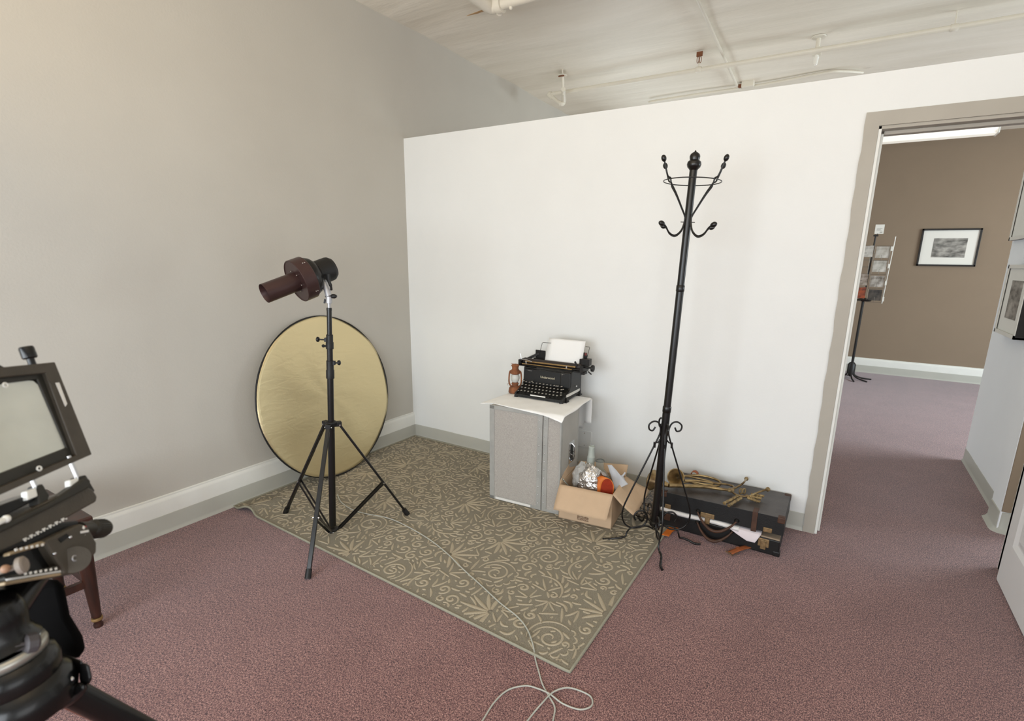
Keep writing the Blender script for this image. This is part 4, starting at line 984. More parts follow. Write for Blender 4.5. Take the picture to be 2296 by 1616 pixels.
for zz, (xa_, xb_), sag, par in ((.150, (2.565, 2.775), .070, ld), (.085, (2.570, 2.760), .066, ba)):
    pts = []
    for i in range(13):
        t = i / 12; pts.append((xa_ + (xb_ - xa_) * t, sy0 - .012 - .040 * math.sin(PI * t), zz - sag * math.sin(PI * t) ** .8 - .0 * t))
    c = MB(); c.tube(spline(pts, 3), [.0045 + .0045 * math.sin(PI * i / 36) for i in range(37)], n=10); ho = c.build('handle', M['brown_leather'], par, smooth=60)
    for x in (xa_, xb_): MB().lathe([(.014, 0), (.013, .006), (.006, .014)], (x, sy0 + .001, zz), (0, -1, 0), n=14).build('handle_loop', M['case'], ho)
# papers squeezed in the gap
pm = MB(); pm.grid(lambda s_, t: (2.352 + .44 * s_, sy0 - .010 + .30 * t - .006 * math.sin(8 * s_) * (1 - t), .104 + .006 * (1 - s_) * (1 - t) + (.003 * math.sin(7 * s_ + 2))), 40, 10)
tag(pm.build('papers', mat('old_paper', (224, 220, 216), .8, var=.03, vscale=10), loc=(2.57, -.3, .1), smooth=60, solid=.0165), 'white papers sticking out along the gap of the suitcase', 'papers')
a, b, c_, d2 = Vector((2.715, sy0 - .006, .112)), Vector((2.905, sy0 - .004, .108)), Vector((2.880, sy0 - .016, .057)), Vector((2.850, sy0 - .018, .052))
pm = MB(); pm.grid(lambda s_, t: lerp(lerp(a, b, s_), lerp(lerp(a, d2, .93), c_, s_), t) + Vector((0, -.004 * math.sin(PI * t), 0)) , 16, 10)
pm.grid(lambda s_, t: Vector((2.72 + .185 * s_, sy0 - .004 + .2 * t, .110 - .002 * s_)), 10, 6)
tag(pm.build('loose_page', mat('pinkish_page', (216, 206, 208), .8), loc=(2.8, -.4, .1), smooth=60, solid=.0012, weld=False), 'pinkish page hanging by one corner from the suitcase', 'page')
# tan strap with buckle, luggage tag, loop
st = thing('leather_strap', 'tan leather strap end with buckle on the carpet before the suitcase', 'strap', (2.81, -.46, 0))
a, b = Z(1646, 1238, .008), Z(1682, 1226, .008); dd = (b - a).normalized(); sd_ = Vector((-dd.y, dd.x, 0))
MB().grid(lambda s_, t: a + dd * (-.03 + .155 * s_) + sd_ * (.030 * (t - .5)) + Vector((0, 0, .004 + .006 * math.sin(PI * s_))), 14, 3).build('band', M['tan_leather'], st, smooth=60, solid=.004)
c = MB(); f_ = [a + dd * x + sd_ * y + Vector((0, 0, .004)) for x, y in ((-.040, -.022), (.0, -.022), (.0, .022), (-.040, .022))]; c.tube(f_, .0024, n=8, closed=True); c.tube([(f_[1] + f_[2]) / 2, (f_[0] + f_[3]) / 2 + Vector((0, 0, .004))], .0018, n=6); c.build('buckle', M['hard'], st)
c = MB(); c.grid(lambda s_, t: a + dd * (.03 + .018 * s_) + sd_ * (.036 * (t - .5)) + Vector((0, 0, .012)), 2, 2); c.build('keeper', M['tan_leather'], st, smooth=0, solid=.003)
a = Z(1490, 1196, .012)
m = MB(); m.prism([Z(1484, 1199, .010), Z(1500, 1203, .010), Z(1508, 1192, .010), Z(1524, 1184, .010), Z(1500, 1182, .010)], (0, 0, .004)); tag(m.build('leather_tag', M['orange'], loc=a, smooth=0, bevel=.001), 'orange leather tag on the floor behind the coat rack feet', 'tag')
q0 = Z(1557, 1068, .232); m = MB(); m.grid(lambda s_, t: q0 + Vector((.020 * math.cos(-.3 + 3.7 * s_), .030 * (t - .5), .016 + .019 * math.sin(-.3 + 3.7 * s_))), 16, 2)
tag(m.build('leather_loop', M['tan_leather'], loc=q0, smooth=70, solid=.003), 'brown leather loop standing up at the back of the suitcase lid', 'leather loop')

# ================================================================== old brass horns on the suitcase
def brass_mat():
    m = mat('aged_brass', (176, 152, 108), .36, metal=.75, col2=(104, 84, 58), vscale=18, bump=.2, bscale=120); return m
M['brass'] = brass_mat()
M['verd'] = mat('corroded_brass', (166, 142, 98), .6, metal=.4, col2=(96, 78, 52), vscale=50, bump=.8, bscale=110)
zt_ = .232
def bell(o, d, R_, L_, r0=.008):
    m = MB(); pr = []
    for i in range(19):
        t = i / 18; pr.append((r0 + (R_ - r0) * (t ** 2.3 * .75 + t * .25), L_ * t))
    pr += [(R_ + .0015, L_ + .0005), (R_ + .001, L_ + .002), (R_ - .001, L_ + .001)] + [(r0 - .001 + (R_ - r0) * ((1 - i / 18) ** 2.3 * .75 + (1 - i / 18) * .25) - .001, L_ * (1 - i / 18) + .0012) for i in range(18)]
    m.lathe(pr, o, d, n=36, caps=False); return m
# horn with the open bell facing the room
h1 = thing('bugle', 'aged brass horn with open bell facing the room, coiled on the suitcase', 'horn', (2.5, -.2, zt_))
bc = Y(1515, 1069, -.290); bd = Vector((.10, -.98, .14)).normalized(); bd = (CAM - bc).normalized() + (RC @ Vector((-.22, .05, 0))); bd.normalize()
bell(bc - bd * .085, bd, .050, .085).build('bell', M['brass'], h1, smooth=60)
pb_ = bc - bd * .085
coil = [pb_, pb_ + Vector((.02, .05, -.004)), Z(1570, 1066, zt_ + .02), Z(1604, 1074, zt_ + .015), Z(1616, 1084, zt_ + .010), Z(1600, 1090, zt_ + .008), Z(1560, 1084, zt_ + .010), Z(1532, 1074, zt_ + .016), Z(1540, 1068, zt_ + .020), Z(1580, 1076, zt_ + .010), Z(1602, 1083, zt_ + .010), Z(1585, 1086, zt_ + .02), Z(1550, 1080, zt_ + .018), Z(1528, 1083, zt_ + .016)]
sp_ = spline(coil, 8); n_ = len(sp_); MB().tube(sp_, [.0078 - .0030 * i / n_ for i in range(n_)], n=10).build('tubing', M['brass'], h1, smooth=60)
# long horn lying along the front, bell to the left
h2 = thing('long_horn', 'long aged brass horn lying on the suitcase, bell past its left end', 'horn', (2.45, -.3, zt_))
bc2 = Y(1463, 1076, -.345); q1 = Z(1500, 1088, zt_ + .022); bd2 = (bc2 - q1).normalized()
bell(q1, bd2, .062, (bc2 - q1).length, .0125).build('bell', M['brass'], h2, smooth=60)
path = [q1, Z(1540, 1089, zt_ + .016), Z(1580, 1091, zt_ + .010), Z(1615, 1096, zt_ + .008), Z(1636, 1098, zt_ + .008), Z(1645, 1093, zt_ + .010), Z(1636, 1087, zt_ + .012), Z(1605, 1083, zt_ + .020), Z(1565, 1078, zt_ + .024), Z(1535, 1077, zt_ + .024)]
sp_ = spline(path, 7); n_ = len(sp_); MB().tube(sp_, [.0125 - .0060 * min(1, 1.6 * i / n_) for i in range(n_)], n=12).build('tubing', M['brass'], h2, smooth=60)
MB().cyl(Z(1633, 1098, zt_ + .009), Z(1646, 1101, zt_ + .009), .0125, n=14).build('ferrule', M['verd'], h2)
# small crossed horns with mouthpieces at the right
h3 = thing('cornet', 'small tarnished brass horn with two upturned mouthpieces on the suitcase', 'horn', (2.8, -.2, zt_))
def mouth(p, d, r=.0115): return MB().lathe([(.0045, -.012), (.006, -.004), (r * .8, .004), (r, .010), (r, .014), (r * .7, .014), (.003, .006)], p, d, n=18, caps=False)
p1 = [Z(1642, 1097, zt_ + .012), Z(1652, 1092, zt_ + .022), Z(1662, 1086, zt_ + .035), Z(1668, 1081, zt_ + .050), Y(1673, 1074, -.05)]
sp_ = spline(p1, 6); MB().tube(sp_, .0055, n=10).build('tubing', M['brass'], h3, smooth=60); mouth(sp_[-1], sp_[-1] - sp_[-3], .012).build('mouthpiece', M['verd'], h3, smooth=60)
p2 = [Z(1640, 1096, zt_ + .018), Z(1646, 1106, zt_ + .012), Z(1662, 1112, zt_ + .010), Z(1680, 1112, zt_ + .014), Z(1696, 1105, zt_ + .022), Z(1710, 1100, zt_ + .030), Z(1719, 1097, zt_ + .036)]
sp_ = spline(p2, 6); MB().tube(sp_, .0058, n=10).build('tubing', M['brass'], h3, smooth=60); MB().ball(sp_[-1] + Vector((.006, 0, .002)), .0135, n=14).build('mouthpiece', M['verd'], h3, smooth=60)
for u_ in (1661, 1668): 
    m = MB(); cc = Z(u_, 1101, zt_ + .020); m.tube([cc + Vector((.007 * math.cos(t), .004 * math.cos(t), .016 * math.sin(t))) for t in [2 * PI * i / 18 for i in range(18)]], .0042, n=8, closed=True); m.build('valve_ring', M['verd'], h3, smooth=60)
for a, b, r in (((1653, 1113), (1624, 1128), .0085), ((1662, 1116), (1634, 1133), .0080), ((1672, 1112), (1706, 1117), .0090), ((1676, 1116), (1704, 1125), .0075), ((1684, 1108), (1712, 1112), .0075)):
    pa, pb2 = Z(*a, zt_ + .010), Z(*b, zt_ + .008); m = MB(); sp_ = [lerp(pa, pb2, i / 14) + Vector((0, 0, .0015 * math.sin(i * 2.1))) for i in range(15)]; m.tube(sp_, [r * (1 + .22 * math.sin(i * 1.9)) for i in range(15)], n=9); m.build('corroded_branch', M['verd'], h3, smooth=60)

# ================================================================== rear room
M['frame_black'] = mat('black_frame', (34, 30, 28), .4)
M['frame_white'] = mat('white_frame', (226, 224, 216), .45)
M['mount'] = mat('white_mount_board', (228, 226, 218), .8)
M['photo_grey'] = mat('old_photograph', (176, 172, 164), .35, col2=(70, 68, 64), vscale=9, stretch=(1, 1, 2.2))
M['iron2'] = mat('black_stand_iron', (26, 24, 23), .45)
pf = thing('picture_frame', 'black framed photograph with wide white mount on the brown wall', 'picture', (4.24, 5.84, 1.81))
def px(m, x0, x1, z0, z1, y0, y1): return m.box((x0, y0, z0), (x1, y1, z1))
fx0, fx1, fz0, fz1 = 3.918, 4.556, 1.56, 2.05
m = MB(); px(m, fx0, fx1, fz0, fz0 + .022, 5.820, 5.848); px(m, fx0, fx1, fz1 - .022, fz1, 5.820, 5.848); px(m, fx0, fx0 + .022, fz0, fz1, 5.820, 5.848); px(m, fx1 - .022, fx1, fz0, fz1, 5.820, 5.848); m.build('frame', M['frame_black'], pf, smooth=0, bevel=.002)
m = MB(); px(m, fx0 + .02, fx1 - .02, fz0 + .02, fz1 - .02, 5.836, 5.846); m.build('mount', M['mount'], pf, smooth=0)
m = MB(); px(m, 4.065, 4.425, 1.675, 1.925, 5.834, 5.837); m.build('photograph', M['photo_grey'], pf, smooth=0)
# two frames on the short wall
for nm, lab, (ya, yb), (za, zb), dp in (('picture_frame', 'white framed photograph, upper of the two on the short grey wall', (1.25, 1.99), (1.735, 2.30), .028),
                                       ('picture_frame', 'white framed photograph with black side, lower of the two on the short grey wall', (1.14, 1.66), (1.095, 1.56), .060)):
    X0 = 4.133
    t_ = thing(nm, lab, 'picture', (X0, (ya + yb) / 2, (za + zb) / 2))
    m = MB(); w0 = .024
    for a, b, c_, d_ in ((ya, yb, za, za + w0), (ya, yb, zb - w0, zb), (ya, ya + w0, za, zb), (yb - w0, yb, za, zb)): m.box((X0 - dp, a, c_), (X0 - dp + .006, b, d_))
    m.k = 1
    for a, b, c_, d_ in ((ya, yb, za, za + .012), (ya, yb, zb - .012, zb), (ya, ya + .012, za, zb), (yb - .012, yb, za, zb)): m.box((X0 - dp + .006, a, c_), (X0, b, d_))
    m.build('frame', [M['frame_white'], M['frame_black']], t_, smooth=0)
    MB().box((X0 - dp + .012, ya + .012, za + .012), (X0 - .001, yb - .012, zb - .012)).build('mount', M['mount'], t_, smooth=0)
    cy, cz = (ya + yb) / 2 - .02, (za + zb) / 2
    MB().box((X0 - dp + .009, cy - .13, cz - .12), (X0 - dp + .012, cy + .13, cz + .13)).build('photograph', M['photo_grey'], t_, smooth=0)
# fluorescent lamp
fl = thing('fluorescent_lamp', 'long white fluorescent ceiling lamp seen through the doorway', 'ceiling lamp', (3.4, 5.0, 3.1))
MB().box((2.1, 4.90, 3.165), (4.36, 5.10, HC)).build('housing', M['trim_white'], fl, smooth=0, bevel=.004)
m = MB(); m.prism([(2.1, 4.895, 3.165), (2.1, 5.105, 3.165), (2.1, 5.10, 3.07), (2.1, 5.07, 3.035), (2.1, 4.93, 3.035), (2.1, 4.90, 3.07)], (2.26, 0, 0))
m.build('diffuser', mat('lit_diffuser', (240, 240, 232), .4, emis=(255, 250, 236), estr=.42), fl, smooth=0)
MB().box((4.36, 4.892, 3.03), (4.375, 5.108, HC)).build('end_cap', M['trim_white'], fl, smooth=0, bevel=.004)
# postcard rack
ry = 5.198
kr = thing('postcard_rack', 'wire postcard rack on a black pole beside the door jamb in the rear room', 'rack', (3.343, ry, 0))
m = MB(); m.cyl((3.343, ry, .03), (3.352, ry, 1.12), .017, n=14); m.cyl((3.352, ry, 1.10), (3.372, ry, 1.95), .010, n=12); m.build('pole', M['iron2'], kr)
m = MB(); m.lathe([(.03, 0), (.03, .01), (.05, .012), (.05, .14), (.03, .17)], (3.343, ry, .06), n=16)
m.build('pole_socket', M['iron2'], kr)
for a in (10, 100, 190, 280, -40):
    a = math.radians(a); d = Vector((math.cos(a), math.sin(a), 0)); m = MB(); m.tube(spline([Vector((3.343, ry, .10)) + d * .03, Vector((3.343, ry, .05)) + d * .06, Vector((3.343, ry, .020)) + d * .14, Vector((3.343, ry, .010)) + d * .26], 5), .010, n=8); m.build('foot', M['iron2'], kr, smooth=60)
m = MB(); m.lathe([(.02, 0), (.09, .005), (.10, .02), (.02, .05)], (3.350, ry, 1.075), n=20); m.build('turning_plate', M['iron2'], kr)
M['wire'] = mat('dull_wire', (112, 104, 94), .45, metal=.3)
def wires(o, ux, w0, z0, z1, rows, cols):
    m = MB()
    for i in range(rows * 2 + 1):
        z = z0 + (z1 - z0) * i / (rows * 2); off = .035 if i % 2 == 0 else .01
        m.tube([o + ux * 0 + Vector((0, -off, z)), o + ux * w0 + Vector((0, -off, z))], .0035, n=6)
    for j in range(cols + 1):
        x = w0 * j / cols; m.tube([o + ux * x + Vector((0, -.02, z0)), o + ux * x + Vector((0, -.02, z1))], .0035, n=6)
    for j in range(cols * 2 + 1):
        x = w0 * j / (cols * 2)
        for r in range(rows):
            z = z0 + (z1 - z0) * r / rows; m.tube([o + ux * x + Vector((0, -.035, z)), o + ux * x + Vector((0, -.04, z + .07))], .0022, n=5)
    return m
wires(Vector((3.385, ry - .03, 0)), Vector((.98, -.05, 0)), .175, 1.075, 1.80, 4, 1).build('wire_pockets', M['wire'], kr)
wires(Vector((3.345, ry - .03, 0)), Vector((-.75, -.65, 0)), .22, 1.085, 1.80, 4, 1).build('wire_pockets', M['wire'], kr)
m = MB()
for z in (1.09, 1.30, 1.52, 1.74): m.box((3.560, ry - .06, z), (3.580, ry + .03, z + .055))
m.tube([(3.565, ry - .03, 1.06), (3.590, ry - .03, 1.92)], .006, n=6); m.build('side_clips', M['frame_white'], kr)
cols_ = [((196, 190, 182), (92, 82, 70)), ((88, 80, 72), (40, 38, 36)), ((208, 204, 196), (150, 146, 136)), ((204, 200, 192), (158, 150, 138)), ((176, 82, 40), (70, 36, 30)), ((180, 168, 156), (96, 80, 66)), ((206, 202, 194), (160, 154, 146))]
where = ['third pocket down, pale sky', 'lowest pocket, dark photograph', 'second pocket down, blank', 'top pocket, blank', 'lowest pocket near the jamb, orange picture', 'third pocket down near the jamb', 'top pocket near the jamb, blank']
spots = [(3.395, 1.275, .15), (3.395, 1.095, .15), (3.395, 1.47, .15), (3.40, 1.65, .15), (3.26, 1.12, .10), (3.26, 1.29, .10), (3.27, 1.66, .10)]
for (c1, c2), wh, (x, z, w0) in zip(cols_, where, spots):
    dx = 0 if x > 3.3 else -.03
    o = MB().box((x, ry - .052 + dx, z), (x + w0, ry - .049 + dx, z + .145)).build('postcard', mat('postcard_print', c1, .4, col2=c2, vscale=14), loc=(x, ry - .05 + dx, z), smooth=0)
    tag(o, 'postcard in the wire rack, ' + wh, 'postcard', 'postcards in the wire rack')
sg = thing('sign_card', 'small white card clipped on top of the postcard rack', 'sign', (3.39, ry, 1.93))
MB().box((3.352, ry - .006, 1.958), (3.452, ry - .003, 2.075)).build('card', M['mount'], sg, smooth=0)
MB().box((3.345, ry - .02, 1.925), (3.40, ry + .01, 1.945)).box((3.385, ry - .008, 1.94), (3.392, ry - .002, 1.962)).build('clip', M['iron2'], sg, smooth=0)
m = MB()
for k in range(3): m.box((3.372, ry - .0075, 2.025 - k * .014), (3.372 + (.06, .045, .055)[k], ry - .006, 2.029 - k * .014))
m.box((3.41, ry - .0075, 1.972), (3.438, ry - .006, 1.984)).build('print', mat('faint_ink', (150, 146, 138), .6), sg, smooth=0)

# wall plate low on the partition
wp = thing('wall_plate', 'blank white electrical plate low on the partition behind the trunk', 'wall plate', (1.655, -.003, .29))
MB().box((1.598, -.006, .228), (1.710, 0, .352)).build('plate', M['wall_white'], wp, smooth=0, bevel=.002)
for z in (.245, .336): MB().ball((1.658, -.007, z), .0032, n=8).build('screw', M['hard'], wp)

# ================================================================== ceiling pipes
M['pipe'] = mat('white_painted_pipe', (224, 218, 204), .38, var=.03, vscale=6)
M['rusty'] = mat('rust_stain', (120, 74, 48), .8)
zp_ = 3.135
pA, pB = Z(1232, 212, zp_), Z(2296, 36, zp_); pdir = (pB - pA).normalized()
sp = thing('sprinkler_pipe', 'white sprinkler pipe running under the ceiling above the partition', 'pipe', pA)
m = MB(); m.cyl(pA, pA + pdir * 6.2, .0185, n=18); m.build('pipe', M['pipe'], sp)
m = MB(); e0 = pA - pdir * .005; e1 = Z(1257, 233, 3.03); m.tube(spline([e0 + pdir * .03, e0, e0 + (e1 - e0) * .3], 4), .024, n=14); m.cyl(e0 + (e1 - e0) * .2, e1, .0185, n=16); m.build('elbow', M['pipe'], sp, smooth=60)
m = MB(); c_ = e1 + Vector((.02, .02, .0)); m.tube(spline([e1 - (e1 - e0) * .12, e1 + Vector((.015, .01, .002)), e1 + Vector((.028, .016, .03)), Z(1263, 200, 3.09)], 5), .021, n=14); m.cyl(Z(1263, 212, 3.06), Z(1262, 172, 3.20), .0125, n=12); m.cyl(Z(1262, 172, 3.20), Z(1261, 156, HC), .006, n=8); m.lathe([(.045, 0), (.045, .006), (.0, .006)], Z(1261, 171, HC - .03), n=18); m.build('drop', M['pipe'], sp, smooth=50)
m = MB(); m.box(tuple(Z(1255, 171, 3.20) - Vector((.012, .006, .004))), tuple(Z(1255, 171, 3.20) + Vector((.045, .006, .004)))); m.build('rusted_bracket', M['rusty'], sp, smooth=0)
for u_, v_ in ((1566, 156), (2140, 62)):
    c_ = Z(u_, v_, zp_); m = MB(); m.lathe([(.0215, -.022), (.0235, -.018), (.0235, .018), (.0215, .022)], c_, pdir, n=18); m.cyl(c_, Vector((c_.x, c_.y, HC)), .005, n=8); m.build('pipe_hanger', M['pipe'], sp)
# sprinkler head with its flange
hc_ = Z(1832, 116, zp_)
m = MB(); m.cyl(hc_, Vector((hc_.x, hc_.y, HC)), .0165, n=14); m.lathe([(.052, 0), (.050, -.007), (.020, -.012)], Vector((hc_.x, hc_.y, HC)), n=24); m.lathe([(.028, -.03), (.028, .03)], hc_, pdir, n=16); m.build('riser', M['pipe'], sp)
m = MB(); m.cyl(hc_ - Vector((0, 0, .015)), hc_ - Vector((0, 0, .040)), .015, n=14); m.cyl(hc_ - Vector((0, 0, .040)), hc_ - Vector((0, 0, .085)), .020, .014, n=14); m.ball(hc_ - Vector((0, 0, .085)), .014, n=12)
m.build('sprinkler_head', mat('glossy_white', (236, 234, 226), .15, coat=.5), sp)
# conduit crossing the ceiling and the run with a junction box
zc = 3.205
a, b = Z(1655, 197, zc), Z(1565, 0, zc); dd = (b - a).normalized()
tag(MB().cyl(a, a + dd * 6.2, .0115, n=12).build('conduit', M['pipe'], loc=a), 'thin white conduit crossing the ceiling towards the viewer', 'conduit')
pts = [Z(1455, 229, zc), Z(1470, 226, zc), Z(1560, 212, zc), Z(1650, 199, zc), Z(1720, 188, zc), Z(1850, 163, zc), Z(1890, 160, zc), Z(1935, 163, zc)]
jc = thing('conduit_run', 'painted conduit with junction box hugging the ceiling above the partition', 'conduit', pts[0])
MB().tube(spline(pts, 6), .012, n=10).build('conduit', M['pipe'], jc, smooth=60)
c_ = Z(1677, 190, zc); MB().box(tuple(c_ - Vector((.055, .030, .022))), tuple(c_ + Vector((.055, .030, HC - zc)))).build('junction_box', M['pipe'], jc, smooth=0, bevel=.004)
MB().box(tuple(c_ - Vector((.085, .018, .015))), tuple(c_ - Vector((.056, -.018, -.01)))).build('rusted_collar', M['rusty'], jc, smooth=0)
# rusty hook
c_ = Z(1568, 130, 3.19); m = MB()
for s_ in (-.010, .010): m.tube([c_ + Vector((s_ + .008 * math.cos(t), 0, -.012 + .026 * math.sin(t))) for t in [2 * PI * i / 14 for i in range(14)]], .0028, n=6, closed=True)
m.box(tuple(c_ + Vector((-.024, -.006, .012))), tuple(c_ + Vector((.024, .006, HC - c_.z)))); tag(m.build('ceiling_hook', M['rusty'], loc=c_), 'small rusty double hook left in the ceiling', 'hook')
# thick pipe end at the top of the picture
zt2 = 3.14
a, b = Z(1108, 14, zt2), Z(1190, -9, zt2); dd = (b - a).normalized()
tp_ = thing('heating_pipe', 'thick lumpy white pipe with elbow at the top edge of the ceiling', 'pipe', a)
m = MB(); m.cyl(a, a + dd * 3.6, .032, n=20); m.build('pipe', M['pipe'], tp_)
m = MB(); m.tube(spline([a + dd * .04, a, a - dd * .03 + Vector((0, -.03, .0)), a - dd * .03 + Vector((0, -.30, 0))], 5), .042, n=16); m.lathe([(.050, -.02), (.050, .02)], a + dd * .045, dd, n=18); m.ball(a + dd * .13 - Vector((0, 0, .034)), .013, n=10); m.ball(a + dd * .02 + Vector((0, .03, -.03)), .022, n=12); m.build('elbow', M['pipe'], tp_, smooth=60)
m = MB(); m.prism([Z(1046, 36, HC - .019), Z(1070, 27, HC - .019), Z(1088, 20, HC - .019), Z(1089, 24, HC - .019), Z(1070, 31, HC - .019)], (0, 0, .003)); struct(m.build('trim_1', mat('rust_streak', (172, 138, 98), .7), smooth=0))

# ================================================================== turned-leg table in the left foreground
M['mahogany'] = mat('dark_red_mahogany', (60, 31, 20), .4, col2=(36, 19, 13), vscale=7, stretch=(6, 6, 1), coat=.2)
tb = thing('wooden_table', 'small dark wooden table with turned legs behind the view camera', 'table', (.42, -2.73, 0))
MB().box((.185, -2.955, .475), (.650, -2.505, .500)).build('top', M['mahogany'], tb, smooth=0, bevel=.006)
m = MB(); m.box((.215, -2.93, .41), (.640, -2.915, .475)).box((.215, -2.545, .41), (.640, -2.53, .475)).box((.205, -2.93, .41), (.22, -2.53, .475)).box((.625, -2.93, .41), (.64, -2.53, .475)); m.build('apron', M['mahogany'], tb, smooth=0)
legp = [(.016, 0), (.017, .012), (.013, .022), (.017, .030), (.019, .036), (.014, .044), (.018, .050), (.017, .058), (.019, .10), (.028, .33), (.029, .345), (.022, .352), (.029, .362), (.033, .375), (.027, .392), (.024, .40)]
for x, y in ((.614, -2.545), (.614, -2.915), (.235, -2.545), (.235, -2.915)):
    m = MB(); m.lathe(legp, (x, y, 0), n=20); m.box((x - .026, y - .026, .40), (x + .026, y + .026, .475)); lg = m.build('leg', M['mahogany'], tb, smooth=50)
    MB().lathe([(.0195, .044), (.0205, .050), (.0195, .056)], (x, y, -.012), n=18).build('brass_ring', M['brass_dull'], lg)
m = MB(); m.box((.24, -2.555, .195), (.60, -2.535, .225)).box((.604, -2.91, .195), (.624, -2.55, .225)).box((.225, -2.91, .195), (.245, -2.55, .225)); m.build('stretchers', M['mahogany'], tb, smooth=0)

# ================================================================== view camera on its tripod
M['cam_frame'] = mat('olive_grey_hammered', (70, 64, 55), .42, metal=.15, var=.1, vscale=40, bump=.2, bscale=300)
M['cam_dark'] = mat('dark_hammered', (44, 42, 36), .45, metal=.1, var=.1, vscale=40)
M['cam_black'] = mat('gloss_black_casting', (10, 10, 10), .26, spec=.45, coat=.1)
M['cloth_black'] = mat('black_bellows_cloth', (10, 9, 9), .95, spec=.1)
M['screen'] = mat('ground_glass_screen', (196, 199, 188), .12, var=.14, vscale=6, spec=.8, coat=.6)
cw = (ray(1250, 690)).normalized(); cu_ = -ray(2773, 7507); cu_ = (cu_ - cw * cu_.dot(cw)).normalized(); cn = cw.cross(cu_)
if cn.dot(ray(100, 900)) > 0: cn = -cn
CO = D(207, 1018, .95)
def Q(u, v, k=0.0): return PLN(u, v, CO + cn * k, cn)
vc = thing('view_camera', 'large-format view camera with ground-glass back turned to the room, on a black tripod', 'camera', D(60, 1100, .85))
def plate(poly, k, th, name, m_, par=None, bev=.002):
    m = MB(); pp_ = [Q(u, v, k) for u, v in poly]; m.prism(pp_, -cn * th); return m.build(name, m_, par or vc, smooth=0, bevel=bev)
def ringplate(outer, inner, k, th, name, m_, par=None, bev=.002):
    a = [Q(u, v, k) for u, v in outer]; b = [Q(u, v, k) for u, v in inner]; n = len(a); m = MB()
    vs = [tuple(p) for p in a + b] + [tuple(p - cn * th) for p in a + b]; fs = []
    for i in range(n):
        j = (i + 1) % n; fs += [(i, j, n + j, n + i), (2 * n + i, 3 * n + i, 3 * n + j, 2 * n + j), (i, 2 * n + i, 2 * n + j, j), (n + i, n + j, 3 * n + j, 3 * n + i)]
    m.add(vs, fs); return m.build(name, m_, par or vc, smooth=0, bevel=bev)
out = [(119, 810), (207, 1018), (207, 1018), (-95, 1152), (-95, 1152), (-150, 838), (-150, 838), (60, 811)]
inn = [(97, 836), (176, 1016), (176, 1016), (-80, 1130), (-80, 1130), (-122, 858), (-122, 858), (50, 838)]
out = [(124, 811), (207, 1018), (-95, 1152), (-150, 838)]; inn = [(103, 836), (172, 1020), (-85, 1128), (-125, 858)]
fr = ringplate(out, inn, 0, .016, 'rear_frame', M['cam_frame'])
out2 = [(108, 832), (178, 1020), (-88, 1132), (-128, 856)]; inn2 = [(84, 850), (149, 1003), (-60, 1084), (-100, 872)]
ringplate(out2, inn2, -.008, .012, 'glass_holder', M['cam_dark'])
gl_ = [(0, 861), (60, 852), (75, 853), (86, 862), (146, 1000), (144, 1010), (128, 1026), (30, 1066), (-60, 1090), (-110, 868)]
plate([(86, 850), (90, 862), (150, 1000), (130, 1030), (28, 1070), (-80, 1104), (-120, 868), (0, 856)], -.022, .003, 'ground_glass_mask', M['cam_dark'], bev=0)
plate(gl_, -.011, .004, 'ground_glass', M['screen'], bev=.001)
plate([(125, 858), (133, 857), (151, 905), (147, 911)], .001, .002, 'label_plate', M['white_sticker'], fr, bev=0)
plate([(103, 839), (115, 838), (122, 858), (111, 858)], .0005, .001, 'worn_corner', M['cam_frame'], fr, bev=0)
for u, v in ((88, 1050), (12, 863)):
    m = MB(); c_ = Q(u, v, .002); m.tube([c_ + (cw * math.cos(t) + cu_ * math.sin(t)) * .0034 for t in [2 * PI * i / 16 for i in range(16)]], .0014, n=8, closed=True); m.build('clip', M['trim_white'], fr, smooth=60)
# top knob
a, b = Q(72, 815, -.006), Q(59, 781, -.006); dd = (b - a).normalized(); L_ = (b - a).length
m = MB(); m.cyl(a - dd * .01, b, .0055, n=14); m.lathe([(.0085, 0), (.0105, .002), (.0105, .018), (.009, .021)], b - dd * .018, dd, n=20); m.build('top_knob', M['cam_black'], fr)
plate([(-60, 838), (-60, 812), (0, 817), (14, 824), (14, 838)], -.002, .014, 'catch', M['cam_dark'])
# posts and feet of the standard
for (a, b), blk in ((((158, 1035), (176, 1078)), [(157, 1076), (176, 1071), (181, 1092), (159, 1101)]), (((72, 1075), (86, 1105)), [(60, 1101), (82, 1093), (86, 1112), (62, 1122)])):
    p, q = Q(*a, -.006), Q(*b, -.006); m = MB(); m.cyl(p - (q - p) * .3, q, .0042, n=14); m.build('steel_post', M['chrome'], vc)
    plate(blk, .002, .012, 'guide_block', M['trim_white'])
plate([(178, 1068), (193, 1064), (214, 1100), (202, 1110), (183, 1104)], .000, .02, 'bracket', M['cam_dark'])
plate([(84, 1088), (96, 1084), (112, 1110), (104, 1132), (88, 1136)], .000, .02, 'bracket', M['cam_dark'])
